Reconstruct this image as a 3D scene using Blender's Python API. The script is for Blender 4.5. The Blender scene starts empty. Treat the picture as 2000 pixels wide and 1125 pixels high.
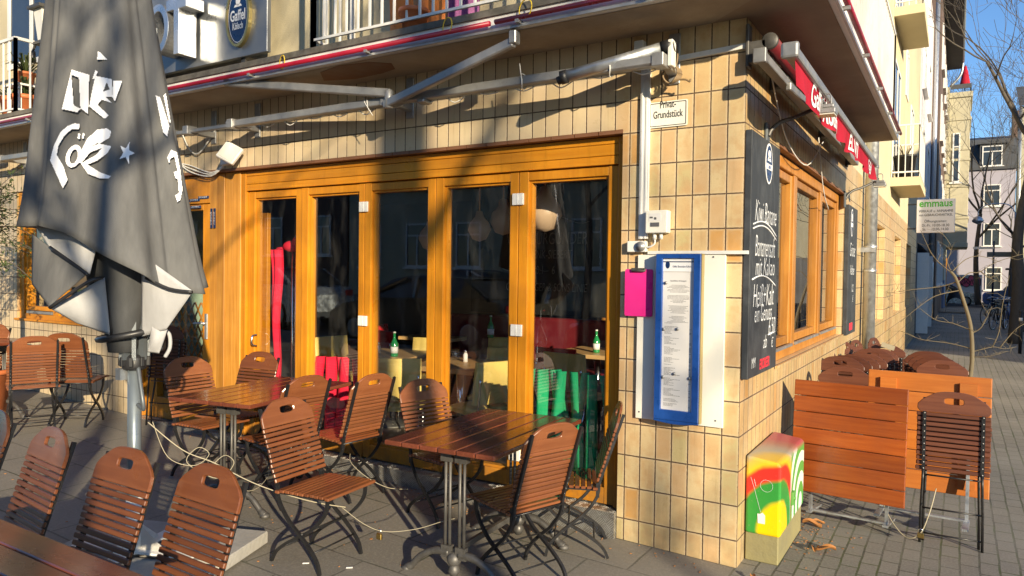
import bpy, math, random
from math import sin, cos, pi, radians, sqrt, atan2, floor, hypot
from mathutils import Vector as V, Matrix, Euler
random.seed(7)
SC = bpy.context.scene
COL = SC.collection

# ------------------------------------------------------------------ node helpers
class NT:
    def __init__(s, name):
        s.m = bpy.data.materials.new(name); s.m.use_nodes = True
        s.t = s.m.node_tree; s.t.nodes.clear()
        s.out = s.t.nodes.new('ShaderNodeOutputMaterial')
    def n(s, typ, ins=None, **props):
        nd = s.t.nodes.new('ShaderNode' + typ)
        for k, v in props.items(): setattr(nd, k, v)
        for k, v in (ins or {}).items(): s.put(nd.inputs[k], v)
        return nd
    def put(s, sock, v):
        if isinstance(v, bpy.types.NodeSocket): s.t.links.new(v, sock)
        elif isinstance(v, bpy.types.Node): s.t.links.new(v.outputs[0], sock)
        else:
            if sock.type == 'RGBA' and len(v) == 3: v = (*v, 1)
            sock.default_value = v
    def mt(s, op, a, b=0.0, c=None):
        nd = s.t.nodes.new('ShaderNodeMath'); nd.operation = op
        s.put(nd.inputs[0], a); s.put(nd.inputs[1], b)
        if c is not None: s.put(nd.inputs[2], c)
        return nd.outputs[0]
    def mr(s, v, a, b, c=0.0, d=1.0, smooth=False):
        nd = s.n('MapRange', interpolation_type='SMOOTHSTEP' if smooth else 'LINEAR')
        for i, x in enumerate((v, a, b, c, d)): s.put(nd.inputs[i], x)
        return nd.outputs[0]
    def mix(s, f, a, b, mode='MIX'):
        nd = s.n('MixRGB', blend_type=mode)
        s.put(nd.inputs[0], f); s.put(nd.inputs[1], a); s.put(nd.inputs[2], b)
        return nd.outputs[0]
    def noise(s, vec, scale, detail=3, rough=.55, dist=0):
        nd = s.n('TexNoise', {'Scale': scale, 'Detail': detail, 'Roughness': rough, 'Distortion': dist})
        if vec is not None: s.put(nd.inputs['Vector'], vec)
        return nd.outputs['Fac']
    def mapping(s, vec, sc=(1, 1, 1), rot=(0, 0, 0), loc=(0, 0, 0)):
        nd = s.n('Mapping'); s.put(nd.inputs['Vector'], vec)
        nd.inputs['Scale'].default_value = sc; nd.inputs['Rotation'].default_value = rot; nd.inputs['Location'].default_value = loc
        return nd.outputs[0]
    def obj(s): return s.n('TexCoord').outputs['Object']
    def pos(s): return s.n('NewGeometry').outputs['Position']
    def attr(s, nm): return s.n('Attribute', attribute_name=nm).outputs['Fac']
    def bsdf(s, col, rough=.5, metal=0.0, bump=None, bd=.002, bs=1.0, coat=0.0, spec=.5, **kw):
        b = s.n('BsdfPrincipled')
        s.put(b.inputs['Base Color'], col); s.put(b.inputs['Roughness'], rough); s.put(b.inputs['Metallic'], metal)
        b.inputs['Specular IOR Level'].default_value = spec
        if coat: b.inputs['Coat Weight'].default_value = coat; b.inputs['Coat Roughness'].default_value = .12
        for k, v in kw.items(): s.put(b.inputs[k.replace('_', ' ')], v)
        if bump is not None:
            bn = s.n('Bump', {'Strength': bs, 'Distance': bd}); s.put(bn.inputs['Height'], bump)
            s.t.links.new(bn.outputs[0], b.inputs['Normal'])
        s.t.links.new(b.outputs[0], s.out.inputs[0])
        return s.m

def pbr(name, col, rough=.5, metal=0.0, var=.18, scale=9.0, bump=0.0, bscale=60.0, coat=0.0, rv=.12, dirt=0.0, rndv=0.0, **kw):
    """painted or plain surface: noise-varied colour and roughness, optional fine bump, dirt specks, per-piece variation"""
    t = NT(name); o = t.obj()
    f = t.noise(o, scale, 4)
    c = t.mix(f, tuple(x * (1 - var) for x in col), tuple(min(1, x * (1 + var)) for x in col))
    if dirt:
        d = t.mr(t.noise(o, scale * 2.3, 6, .7), .55, .75, 0, dirt)
        c = t.mix(d, c, tuple(x * .35 for x in col))
    if rndv:
        k = t.mr(t.attr('rnd'), 0, 1, 1 - rndv, 1 + rndv)
        c = t.mix(1.0, c, t.n('CombineColor', {0: k, 1: k, 2: k}).outputs[0], 'MULTIPLY')
    r = t.mr(f, .3, .7, max(0, rough - rv), min(1, rough + rv))
    b = t.noise(o, bscale, 4) if bump else None
    return t.bsdf(c, r, metal, b, bump or .001, coat=coat, **kw)

def wood(name, col, col2, rough=.4, grain=(2, 60, 60), rndv=.15, bump=.0006, coat=0.0, wear=None, wearcol=(.55, .38, .25), foot=0.0, each=0.0):
    t = NT(name); o = t.obj()
    r0 = t.attr('rnd')
    off = t.n('CombineXYZ', {0: t.mt('MULTIPLY', r0, 37.0), 1: t.mt('MULTIPLY', r0, 19.0), 2: t.mt('MULTIPLY', r0, 53.0)})
    vec = t.n('VectorMath', {0: t.mapping(o, grain), 1: off.outputs[0]}, operation='ADD').outputs[0]
    g = t.noise(vec, 1.0, 5, .6, .6)
    c = t.mix(t.mr(g, .3, .7, smooth=True), col, col2)
    big = t.noise(o, 3.0, 3)
    c = t.mix(t.mr(big, .35, .7, 0, .45), c, tuple(x * .6 for x in col))
    k = t.mr(r0, 0, 1, 1 - rndv, 1 + rndv)
    c = t.mix(1.0, c, t.n('CombineColor', {0: k, 1: k, 2: k}).outputs[0], 'MULTIPLY')
    if wear:
        w = t.mr(t.noise(o, 90, 6, .75), wear, wear + .05, 0, .8)
        c = t.mix(w, c, wearcol)
    if each:                                                             # every object faded a little differently
        ri = t.n('ObjectInfo').outputs['Random']; k2 = t.mr(ri, 0, 1, 1 - each, 1 + each)
        c = t.mix(1.0, c, t.n('CombineColor', {0: k2, 1: t.mt('POWER', k2, 1.25), 2: t.mt('POWER', k2, 1.5)}).outputs[0], 'MULTIPLY')
    if foot:                                                             # grime and fading low down
        P = t.pos(); zz = t.n('SeparateXYZ', {0: P}).outputs[2]
        fd = t.mt('MULTIPLY', t.mr(zz, .2, .75, foot, 0), t.mr(t.noise(P, 9, 5, .7), .35, .65, .2, 1)); c = t.mix(fd, c, (.16, .085, .03))
        c = t.mix(t.mr(t.noise(t.mapping(P, (14, 14, 1.2)), 2.2, 5, .7), .52, .72, 0, .35), c, tuple(x * .55 for x in col))
        c = t.mix(t.mr(t.noise(P, 130, 4, .7), .66, .72, 0, .6), c, (.50, .36, .18))
    rr = t.mr(big, .3, .7, max(.05, rough - .12), rough + .12)
    return t.bsdf(c, rr, 0, g, bump, coat=coat)

# ------------------------------------------------------------------ mesh builder
SPLIT = {k: .003 for k in ('cable_tie', 'wall_bracket', 'bracket', 'clip', 'support', 'screw', 'cross_batten', 'poster', 'elbow_joint', 'roller_cap', 'end_bracket', 'main_bar', 'folding_arm', 'lintel_board', 'rain_rail', 'cable', 'seat_frame', 'sign_plate', 'back_strap', 'stretcher')}
SPLIT['lintel_tiles'] = .02
class MB:
    def __init__(s): s.v = []; s.f = []; s.sm = []; s.r = []; s.p = []
    def add(s, vs, fs, smooth=False, rnd=None):
        b = len(s.v); s.v += [tuple(p) for p in vs]; s.p.append((b, len(s.v), len(s.f), len(s.f) + len(fs)))
        r = random.random() if rnd is None else rnd
        for f in fs: s.f.append([b + i for i in f]); s.sm.append(smooth); s.r.append(r)
        return s
    def box(s, c, d, R=None, rnd=None):
        c = V(c); h = [x / 2 for x in d]
        vs = []
        for sx in (-1, 1):
            for sy in (-1, 1):
                for sz in (-1, 1):
                    p = V((sx * h[0], sy * h[1], sz * h[2]))
                    vs.append(c + (R @ p if R else p))
        return s.add(vs, [(0, 1, 3, 2), (4, 6, 7, 5), (0, 4, 5, 1), (2, 3, 7, 6), (0, 2, 6, 4), (1, 5, 7, 3)], False, rnd)
    def bx(s, x0, x1, y0, y1, z0, z1, rnd=None):
        return s.box(((x0 + x1) / 2, (y0 + y1) / 2, (z0 + z1) / 2), (abs(x1 - x0), abs(y1 - y0), abs(z1 - z0)), None, rnd)
    def beam(s, p0, p1, w, h, up=(0, 0, 1), rnd=None):
        p0, p1 = V(p0), V(p1); d = (p1 - p0); L = d.length; d = d.normalized(); up = V(up)
        if abs(d.dot(up)) > .98: up = V((1, 0, 0))
        sd = d.cross(up).normalized(); u2 = sd.cross(d)
        R = Matrix((d, sd, u2)).transposed()
        return s.box((p0 + p1) / 2, (L, w, h), R, rnd)
    def tube(s, pts, r, n=8, cap=True, rnd=None, flat=None):
        """swept round bar; r may be a list; flat=(w,h) gives a flat bar instead"""
        pts = [V(p) for p in pts]; m = len(pts); rs = r if isinstance(r, (list, tuple)) else [r] * m
        vs = []; fs = []; up = None
        for i, p in enumerate(pts):
            d = (pts[min(i + 1, m - 1)] - pts[max(i - 1, 0)])
            d = d.normalized() if d.length > 1e-9 else V((0, 0, 1))
            if up is None:
                a = V((0, 0, 1)) if abs(d.z) < .9 else V((0, 1, 0))
                up = (a - d * a.dot(d)).normalized()
            else:
                up = up - d * up.dot(d)
                up = up.normalized() if up.length > 1e-6 else V((1, 0, 0))
            sd = d.cross(up)
            for k in range(n):
                a = 2 * pi * (k + .5) / n
                if flat: vs.append(p + sd * (flat[0] / 2 * (1 if cos(a) > 0 else -1)) + up * (flat[1] / 2 * (1 if sin(a) > 0 else -1)))
                else: vs.append(p + (sd * cos(a) + up * sin(a)) * rs[i])
        for i in range(m - 1):
            for k in range(n):
                k2 = (k + 1) % n
                fs.append((i * n + k, i * n + k2, (i + 1) * n + k2, (i + 1) * n + k))
        if cap:
            fs.append(tuple(range(n - 1, -1, -1))); fs.append(tuple((m - 1) * n + k for k in range(n)))
        return s.add(vs, fs, n > 4 and not flat, rnd)
    def cyl(s, p0, p1, r0, r1=None, n=16, rnd=None):
        return s.tube([p0, p1], [r0, r0 if r1 is None else r1], n, True, rnd)
    def lathe(s, prof, c=(0, 0, 0), n=20, R=None, rnd=None, smooth=True):
        c = V(c); vs = []; fs = []
        for (r, z) in prof:
            for k in range(n):
                a = 2 * pi * k / n; p = V((r * cos(a), r * sin(a), z)); vs.append(c + (R @ p if R else p))
        for i in range(len(prof) - 1):
            for k in range(n):
                k2 = (k + 1) % n; fs.append((i * n + k, i * n + k2, (i + 1) * n + k2, (i + 1) * n + k))
        if prof[0][0] > 1e-5: fs.append(tuple(range(n - 1, -1, -1)))
        if prof[-1][0] > 1e-5: fs.append(tuple((len(prof) - 1) * n + k for k in range(n)))
        return s.add(vs, fs, smooth, rnd)
    def ball(s, c, r, n=16, m=10, sq=(1, 1, 1), rnd=None):
        prof = [(max(1e-6, r * sin(pi * i / m)), -r * cos(pi * i / m)) for i in range(m + 1)]
        R = Matrix.Diagonal(sq).to_3x3() if len(sq) == 3 else None
        return s.lathe(prof, c, n, R, rnd)
    def prism(s, poly, t, fr, rnd=None):
        o, ux, uy = V(fr[0]), V(fr[1]), V(fr[2]); nn = ux.cross(uy).normalized(); n = len(poly)
        a = [o + ux * x + uy * y for x, y in poly]
        vs = a + [p + nn * t for p in a]
        fs = [tuple(range(n - 1, -1, -1)), tuple(range(n, 2 * n))] + [(i, (i + 1) % n, n + (i + 1) % n, n + i) for i in range(n)]
        return s.add(vs, fs, False, rnd)
    def ring(s, outer, inner, t, fr, rnd=None):
        """plate with a hole: two polygons with equal point counts"""
        o, ux, uy = V(fr[0]), V(fr[1]), V(fr[2]); nn = ux.cross(uy).normalized(); n = len(outer)
        A = [o + ux * x + uy * y for x, y in outer]; B = [o + ux * x + uy * y for x, y in inner]
        vs = A + B + [p + nn * t for p in A] + [p + nn * t for p in B]
        fs = []
        for i in range(n):
            j = (i + 1) % n
            fs += [(i, n + i, n + j, j), (2 * n + i, 2 * n + j, 3 * n + j, 3 * n + i), (i, j, 2 * n + j, 2 * n + i), (n + j, n + i, 3 * n + i, 3 * n + j)]
        return s.add(vs, fs, False, rnd)
    def quad(s, a, b, c, d, rnd=None): return s.add([a, b, c, d], [(0, 1, 2, 3)], False, rnd)
    def grid(s, fn, nu, nv, smooth=True, rnd=None):
        vs = [fn(i / nu, j / nv) for j in range(nv + 1) for i in range(nu + 1)]
        fs = [(j * (nu + 1) + i, j * (nu + 1) + i + 1, (j + 1) * (nu + 1) + i + 1, (j + 1) * (nu + 1) + i) for j in range(nv) for i in range(nu)]
        return s.add(vs, fs, smooth, rnd)
    def text(s, body, fr, size, align='CENTER', xs=1.0, shear=0.0, off=0.0, ext=.0008, warp=None, bold=0.0, lh=1.0, rnd=None):
        cu = bpy.data.curves.new('lettering', 'FONT'); cu.body = body; cu.size = size; cu.align_x = align; cu.align_y = 'CENTER'
        cu.shear = shear; cu.offset = (off + bold) * size * .9; cu.resolution_u = 3; cu.space_line = lh
        ob = bpy.data.objects.new('lettering', cu); COL.objects.link(ob)
        bpy.context.view_layer.update()
        me = bpy.data.meshes.new_from_object(ob.evaluated_get(bpy.context.evaluated_depsgraph_get()))
        o, ux, uy = V(fr[0]), V(fr[1]), V(fr[2]); nn = ux.cross(uy).normalized()
        vs = []
        for q in me.vertices:
            x, y = q.co.x * xs, q.co.y
            if warp: x, y = warp(x, y)
            vs.append(o + ux * x + uy * y + nn * ext)
        s.add(vs, [tuple(p.vertices) for p in me.polygons], False, rnd)
        bpy.data.meshes.remove(me); bpy.data.objects.remove(ob); bpy.data.curves.remove(cu)
        return s
    def pieces(s, tol):
        """split into separate lumps of touching shapes"""
        bb = []
        for (a, b, c, d) in s.p:
            q = s.v[a:b]; bb.append([min(p[i] for p in q) - tol for i in range(3)] + [max(p[i] for p in q) + tol for i in range(3)])
        par = list(range(len(bb)))
        def f(i):
            while par[i] != i: i = par[i]
            return i
        for i in range(len(bb)):
            for j in range(i):
                if all(bb[i][k] <= bb[j][k + 3] and bb[j][k] <= bb[i][k + 3] for k in range(3)): par[f(i)] = f(j)
        gr = {}
        for i in range(len(bb)): gr.setdefault(f(i), []).append(i)
        out = []
        for ids in gr.values():
            m = MB()
            for i in ids:
                a, b, c, d = s.p[i]; base = len(m.v); m.v += s.v[a:b]; m.p.append((base, len(m.v), len(m.f), len(m.f) + d - c))
                for k in range(c, d): m.f.append([v - a + base for v in s.f[k]]); m.sm.append(s.sm[k]); m.r.append(s.r[k])
            out.append(m)
        return out
    def build(s, name, mat, parent=None, bevel=0.0, seg=1, loc=None):
        if name in SPLIT and parent is not None:
            ps = s.pieces(SPLIT[name])
            if len(ps) > 1:
                for m in ps: ob = m.build1(name, mat, parent, bevel, seg, loc)
                return ob
        return s.build1(name, mat, parent, bevel, seg, loc)
    def build1(s, name, mat, parent=None, bevel=0.0, seg=1, loc=None):
        me = bpy.data.meshes.new(name); me.from_pydata([tuple(p) for p in s.v], [], s.f); me.update()
        me.polygons.foreach_set('use_smooth', s.sm)
        a = me.attributes.new('rnd', 'FLOAT', 'FACE'); a.data.foreach_set('value', s.r)
        ms = mat if isinstance(mat, (list, tuple)) else [mat]
        for m in ms: me.materials.append(m)
        ob = bpy.data.objects.new(name, me); COL.objects.link(ob)
        if parent is not None: ob.parent = parent
        if loc: ob.location = loc
        if bevel:
            b = ob.modifiers.new('edge', 'BEVEL'); b.width = bevel; b.segments = seg; b.limit_method = 'ANGLE'; b.angle_limit = radians(40)
        return ob

def tag(o, label=None, cat=None, group=None, kind=None):
    if label: o['label'] = label
    if cat: o['category'] = cat
    if group: o['group'] = group
    if kind: o['kind'] = kind
    return o
def thing(name, label, cat, loc=(0, 0, 0), rz=0.0, group=None, rot=None):
    o = bpy.data.objects.new(name, None); COL.objects.link(o); o.empty_display_size = .1
    o.location = loc; o.rotation_euler = rot if rot else (0, 0, rz)
    return tag(o, label, cat, group)
def dup(root, loc, rz=0.0, label=None, group=None, rot=None, scale=None):
    def cp(o, par):
        c = o.copy(); COL.objects.link(c); c.parent = par
        for ch in o.children: cp(ch, c)
        return c
    r = cp(root, None); r.location = loc; r.rotation_euler = rot if rot else (0, 0, rz)
    if scale: r.scale = scale
    if label: r['label'] = label
    if group: r['group'] = group
    return r
def rotz(a): return Matrix.Rotation(a, 3, 'Z')
def rrect(x0, x1, y0, y1, r, k=3):
    pts = []
    for cx, cy, a0 in ((x1 - r, y0 + r, -pi / 2), (x1 - r, y1 - r, 0), (x0 + r, y1 - r, pi / 2), (x0 + r, y0 + r, pi)):
        for i in range(k + 1):
            a = a0 + pi / 2 * i / k; pts.append((cx + r * cos(a), cy + r * sin(a)))
    return pts
def ell(cx, cy, a, b, n=28): return [(cx + a * cos(2 * pi * i / n), cy + b * sin(2 * pi * i / n)) for i in range(n)]
FRONT = lambda x, y, z: ((x, y, z), (1, 0, 0), (0, 0, 1))      # a plane facing the terrace
SIDE = lambda x, y, z: ((x, y, z), (0, 1, 0), (0, 0, 1))       # a plane facing the side street
def gz(x): return -.031 * min(max(x, -60), 0)                  # the terrace rises gently to the left
def smooth_path(pts, k=4):
    pts = [V(p) for p in pts]; out = []
    for i in range(len(pts) - 1):
        p0, p1, p2, p3 = pts[max(i - 1, 0)], pts[i], pts[i + 1], pts[min(i + 2, len(pts) - 1)]
        for j in range(k):
            t = j / k
            out.append(.5 * ((2 * p1) + (p2 - p0) * t + (2 * p0 - 5 * p1 + 4 * p2 - p3) * t * t + (3 * p1 - p0 - 3 * p2 + p3) * t ** 3))
    out.append(pts[-1]); return out
# ------------------------------------------------------------------ materials
def tile_mat():
    t = NT('stack bond wall tiles'); P = t.pos(); g = t.n('NewGeometry')
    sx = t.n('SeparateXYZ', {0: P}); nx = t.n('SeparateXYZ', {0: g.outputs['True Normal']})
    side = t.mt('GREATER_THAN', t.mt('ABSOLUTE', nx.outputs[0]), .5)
    u = t.mt('ADD', t.mt('MULTIPLY', sx.outputs[1], side), t.mt('MULTIPLY', sx.outputs[0], t.mt('SUBTRACT', 1.0, side)))
    far = t.mt('MULTIPLY', side, t.mt('GREATER_THAN', sx.outputs[1], 4.36))
    w = t.mt('ADD', .1, t.mt('MULTIPLY', far, .3))
    su = t.mt('DIVIDE', u, w); sv = t.mt('DIVIDE', t.mt('SUBTRACT', sx.outputs[2], .155), .2)
    iu, iv = t.mt('FLOOR', su), t.mt('FLOOR', sv); fu, fv = t.mt('FRACT', su), t.mt('FRACT', sv)
    du = t.mt('MULTIPLY', t.mt('MINIMUM', fu, t.mt('SUBTRACT', 1.0, fu)), w)
    dv = t.mt('MULTIPLY', t.mt('MINIMUM', fv, t.mt('SUBTRACT', 1.0, fv)), .2)
    wob = t.mt('MULTIPLY', t.mt('SUBTRACT', t.noise(P, 55, 3), .5), .0042)
    d = t.mt('ADD', t.mt('MINIMUM', du, dv), wob)
    mask = t.mr(d, .0022, .0052, smooth=True)
    wn = t.n('TexWhiteNoise', {'Vector': t.n('CombineXYZ', {0: iu, 1: iv, 2: t.mt('MULTIPLY', side, 7.3)}).outputs[0]}, noise_dimensions='3D')
    cr = t.n('ValToRGB'); t.put(cr.inputs[0], wn.outputs[0]); e = cr.color_ramp; e.interpolation = 'CONSTANT'
    cols = [(0, (.62, .45, .23)), (.22, (.67, .52, .29)), (.42, (.60, .41, .22)), (.56, (.67, .51, .27)), (.70, (.63, .43, .23)), (.80, (.58, .47, .23)), (.90, (.58, .32, .11)), (.955, (.68, .53, .32))]
    e.elements[0].position = 0; e.elements[0].color = (*cols[0][1], 1); e.elements[1].position = cols[1][0]; e.elements[1].color = (*cols[1][1], 1)
    for p, c in cols[2:]: el = e.elements.new(p); el.color = (*c, 1)
    blot = t.noise(t.n('VectorMath', {0: P, 1: wn.outputs[1]}, operation='ADD').outputs[0], 11, 4, .6)
    c = t.mix(t.mr(blot, .44, .70, 0, .85), cr.outputs[0], (.58, .36, .17))
    sp = t.noise(P, 140, 4, .7); c = t.mix(t.mr(sp, .5, .8, 0, .35), c, (.36, .25, .14))
    edge = t.mr(d, .004, .02, .55, 1, smooth=True)
    c = t.mix(t.mt('SUBTRACT', 1.0, edge), c, (.70, .57, .36))
    pale = t.mr(sx.outputs[0], -.72, -.9, 0, .75); pale = t.mt('MULTIPLY', pale, t.mt('SUBTRACT', 1.0, side))
    c = t.mix(pale, c, t.mix(wn.outputs[0], (.58, .47, .31), (.68, .56, .39)))
    c = t.mix(t.mt('MULTIPLY', side, t.mr(t.noise(P, 2.7, 5, .65), .3, .75, .12, .75)), c, (.30, .20, .085))  # side face darkened in blotches of colour to offset its strong sunlight
    dirt = t.mt('MULTIPLY', t.mr(sx.outputs[2], .0, .55, .75, 0), t.mr(t.noise(P, 5, 4), .35, .7))
    c = t.mix(dirt, c, (.22, .17, .10))
    c = t.mix(t.mr(t.noise(P, 1.6, 4), .45, .75, 0, .28), c, (.33, .24, .14))
    chip = t.mt('MULTIPLY', t.mr(d, .012, .004), t.mr(t.noise(P, 85, 4, .7), .60, .66)); c = t.mix(t.mt('MULTIPLY', chip, .8), c, (.20, .11, .06))
    drip = t.mr(t.noise(t.mapping(P, (9, 9, .8)), 2.4, 5, .7), .55, .78, 0, .42); c = t.mix(drip, c, (.26, .17, .08))
    hole = t.mr(t.n('TexVoronoi', {'Vector': P, 'Scale': 2.1}).outputs['Distance'], .012, .018, 1, 0); c = t.mix(hole, c, (.10, .05, .03))
    jc = t.mix(t.noise(P, 20, 3), (.075, .045, .028), (.17, .11, .07))
    c = t.mix(mask, jc, c)
    h = t.mt('ADD', mask, t.mt('MULTIPLY', t.noise(P, 45, 3), .12))
    return t.bsdf(c, t.mt('ADD', t.mt('MULTIPLY', t.mt('SUBTRACT', 1.0, mask), .5), t.mr(blot, .3, .7, .26, .46)), 0, h, .004, bs=.9)
def brickish(name, w, h, gap, c1, c2, cm, swap=False, rough=.85, bump=.004, moss=None, mortar_smooth=.1, offset=.5):
    t = NT(name); P = t.pos()
    if swap:
        s = t.n('SeparateXYZ', {0: P}); P2 = t.n('CombineXYZ', {0: s.outputs[1], 1: s.outputs[0], 2: 0.0}).outputs[0]
    else: P2 = P
    wv = t.n('TexNoise', {'Vector': P, 'Scale': 6.0, 'Detail': 2.0})
    P2 = t.n('VectorMath', {0: P2, 1: t.n('VectorMath', {0: wv.outputs['Color'], 'Scale': .012}, operation='SCALE').outputs[0]}, operation='ADD').outputs[0]
    b = t.n('TexBrick', {'Vector': P2, 'Color1': c1, 'Color2': c2, 'Mortar': cm, 'Scale': 1.0, 'Mortar Size': gap, 'Mortar Smooth': mortar_smooth, 'Bias': 0.0, 'Brick Width': w, 'Row Height': h}, offset=offset)
    c = b.outputs['Color']
    n1 = t.noise(P, 2.2, 5, .6); n2 = t.noise(P, 70, 5, .7); n3 = t.noise(P, 260, 3, .6)
    c = t.mix(t.mr(n1, .3, .7, .0, .55), c, tuple(x * .5 for x in c1))
    c = t.mix(t.mr(n2, .45, .75, 0, .45), c, tuple(min(1, x * 1.9) for x in c1))
    c = t.mix(t.mr(n3, .6, .75, 0, .5), c, tuple(x * .3 for x in c1))
    if moss:
        mf = t.mt('MULTIPLY', b.outputs['Fac'], t.mr(t.noise(P, 3.5, 4), .42, .62))
        c = t.mix(mf, c, moss)
    stain = t.mr(t.noise(P, 9, 6, .7), .62, .70, 0, .5); c = t.mix(stain, c, tuple(x * .45 for x in c1))
    vo = t.n('TexVoronoi', {'Vector': P, 'Scale': 3.4}); gum = t.mt('MULTIPLY', t.mr(vo.outputs['Distance'], .045, .06, 1, 0), t.mr(t.noise(P, 1.3, 2), .5, .55))
    c = t.mix(t.mt('MULTIPLY', gum, .55), c, tuple(min(1, x * 1.7) for x in c1))
    lit = t.mr(t.noise(P, .55, 3), .42, .62, 0, .5); c = t.mix(lit, c, tuple(min(1, x * 1.5) for x in c1))
    c = t.mix(t.mr(t.noise(P, 420, 2, .5), .35, .65, 0, .4), c, tuple(x * .45 for x in c1))
    hh = t.mt('ADD', t.mt('SUBTRACT', 1.0, b.outputs['Fac']), t.mt('MULTIPLY', n2, .25))
    return t.bsdf(c, t.mr(n1, .3, .7, rough - .2, rough), 0, hh, bump)
def glass_mat(name, ior=1.75, tint=(.90, .93, .90)):
    t = NT(name)
    tr = t.n('BsdfTransparent', {'Color': tint}); gl = t.n('BsdfGlossy', {'Color': (.95, .96, 1.0), 'Roughness': .006})
    g = t.n('NewGeometry'); dt = t.n('VectorMath', {0: g.outputs['Normal'], 1: g.outputs['Incoming']}, operation='DOT_PRODUCT')
    k = t.mt('POWER', t.mt('SUBTRACT', 1.0, t.mt('MINIMUM', 1.0, t.mt('ABSOLUTE', dt.outputs['Value']))), 5.0)
    f0 = 2 * ((ior - 1) / (ior + 1)) ** 2 * .8; fz = t.mt('ADD', f0, t.mt('MULTIPLY', k, 1 - f0))
    mx = t.n('MixShader', {0: fz, 1: tr.outputs[0], 2: gl.outputs[0]})
    sm = t.mr(t.noise(t.mapping(t.obj(), (3, 3, .8)), 3.0, 5, .65), .5, .85, 0, .05)
    df = t.n('BsdfDiffuse', {'Color': (.8, .78, .72)}); m2 = t.n('MixShader', {0: sm, 1: mx.outputs[0], 2: df.outputs[0]})
    t.t.links.new(m2.outputs[0], t.out.inputs[0]); return t.m
def stained(name, col, dark, rough=.8, scale=1.4, amt=.6, bump=.003, bscale=40, streak=False):
    """rendered wall or concrete with soft stains"""
    t = NT(name); P = t.pos()
    v = t.mapping(P, (1, 1, .22)) if streak else P
    a = t.mr(t.noise(v, scale, 6, .62), .4, .72, 0, amt)
    c = t.mix(a, col, dark); f = t.noise(P, bscale, 4, .6)
    c = t.mix(t.mr(f, .3, .7, 0, .3), c, tuple(x * .75 for x in col))
    return t.bsdf(c, rough, 0, f, bump)
def chalkboard_mat():
    t = NT('chalkboard'); o = t.obj()
    a = t.mr(t.noise(t.mapping(o, (1, 3, 1.2), (.5, .3, .2)), 2.6, 6, .65, 1.5), .45, .8, 0, .55)
    c = t.mix(a, (.030, .034, .040), (.12, .13, .14))
    return t.bsdf(c, .62, 0, t.noise(o, 200, 3), .0004)
def fabric_mat(name, col, col2, rough=.85, sheen=.2):
    t = NT(name); o = t.obj()
    w = t.noise(t.mapping(o, (1, 1, .25)), 9, 4, .6)
    c = t.mix(t.mr(w, .35, .7), col, col2)
    wv = t.noise(o, 420, 2, .5)
    return t.bsdf(c, rough, 0, t.mt('ADD', wv, t.mt('MULTIPLY', w, 3.0)), .0012, spec=.25)
def plate_mat():
    t = NT('tread plate steel'); P = t.pos(); s = t.n('SeparateXYZ', {0: P})
    u = t.mt('ADD', s.outputs[0], t.mt('MULTIPLY', s.outputs[2], 1.0)); v = t.mt('SUBTRACT', s.outputs[0], t.mt('MULTIPLY', s.outputs[2], 1.0))
    u = t.mt('ADD', u, s.outputs[1]); v = t.mt('SUBTRACT', v, s.outputs[1])
    a = t.mt('GREATER_THAN', t.mt('FRACT', t.mt('MULTIPLY', u, 62.0)), .55); b = t.mt('GREATER_THAN', t.mt('FRACT', t.mt('MULTIPLY', v, 62.0)), .55)
    ck = t.mt('GREATER_THAN', t.mt('FRACT', t.mt('MULTIPLY', t.mt('ADD', t.mt('FLOOR', t.mt('MULTIPLY', u, 12.4)), t.mt('FLOOR', t.mt('MULTIPLY', v, 12.4))), .5)), .25)
    h = t.mt('ADD', t.mt('MULTIPLY', a, ck), t.mt('MULTIPLY', b, t.mt('SUBTRACT', 1.0, ck)))
    n = t.noise(P, 14, 5, .7)
    c = t.mix(h, (.30, .30, .29), (.55, .54, .52)); c = t.mix(t.mr(n, .45, .7, 0, .7), c, (.14, .12, .10))
    return t.bsdf(c, .42, .75, h, .003)
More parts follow.
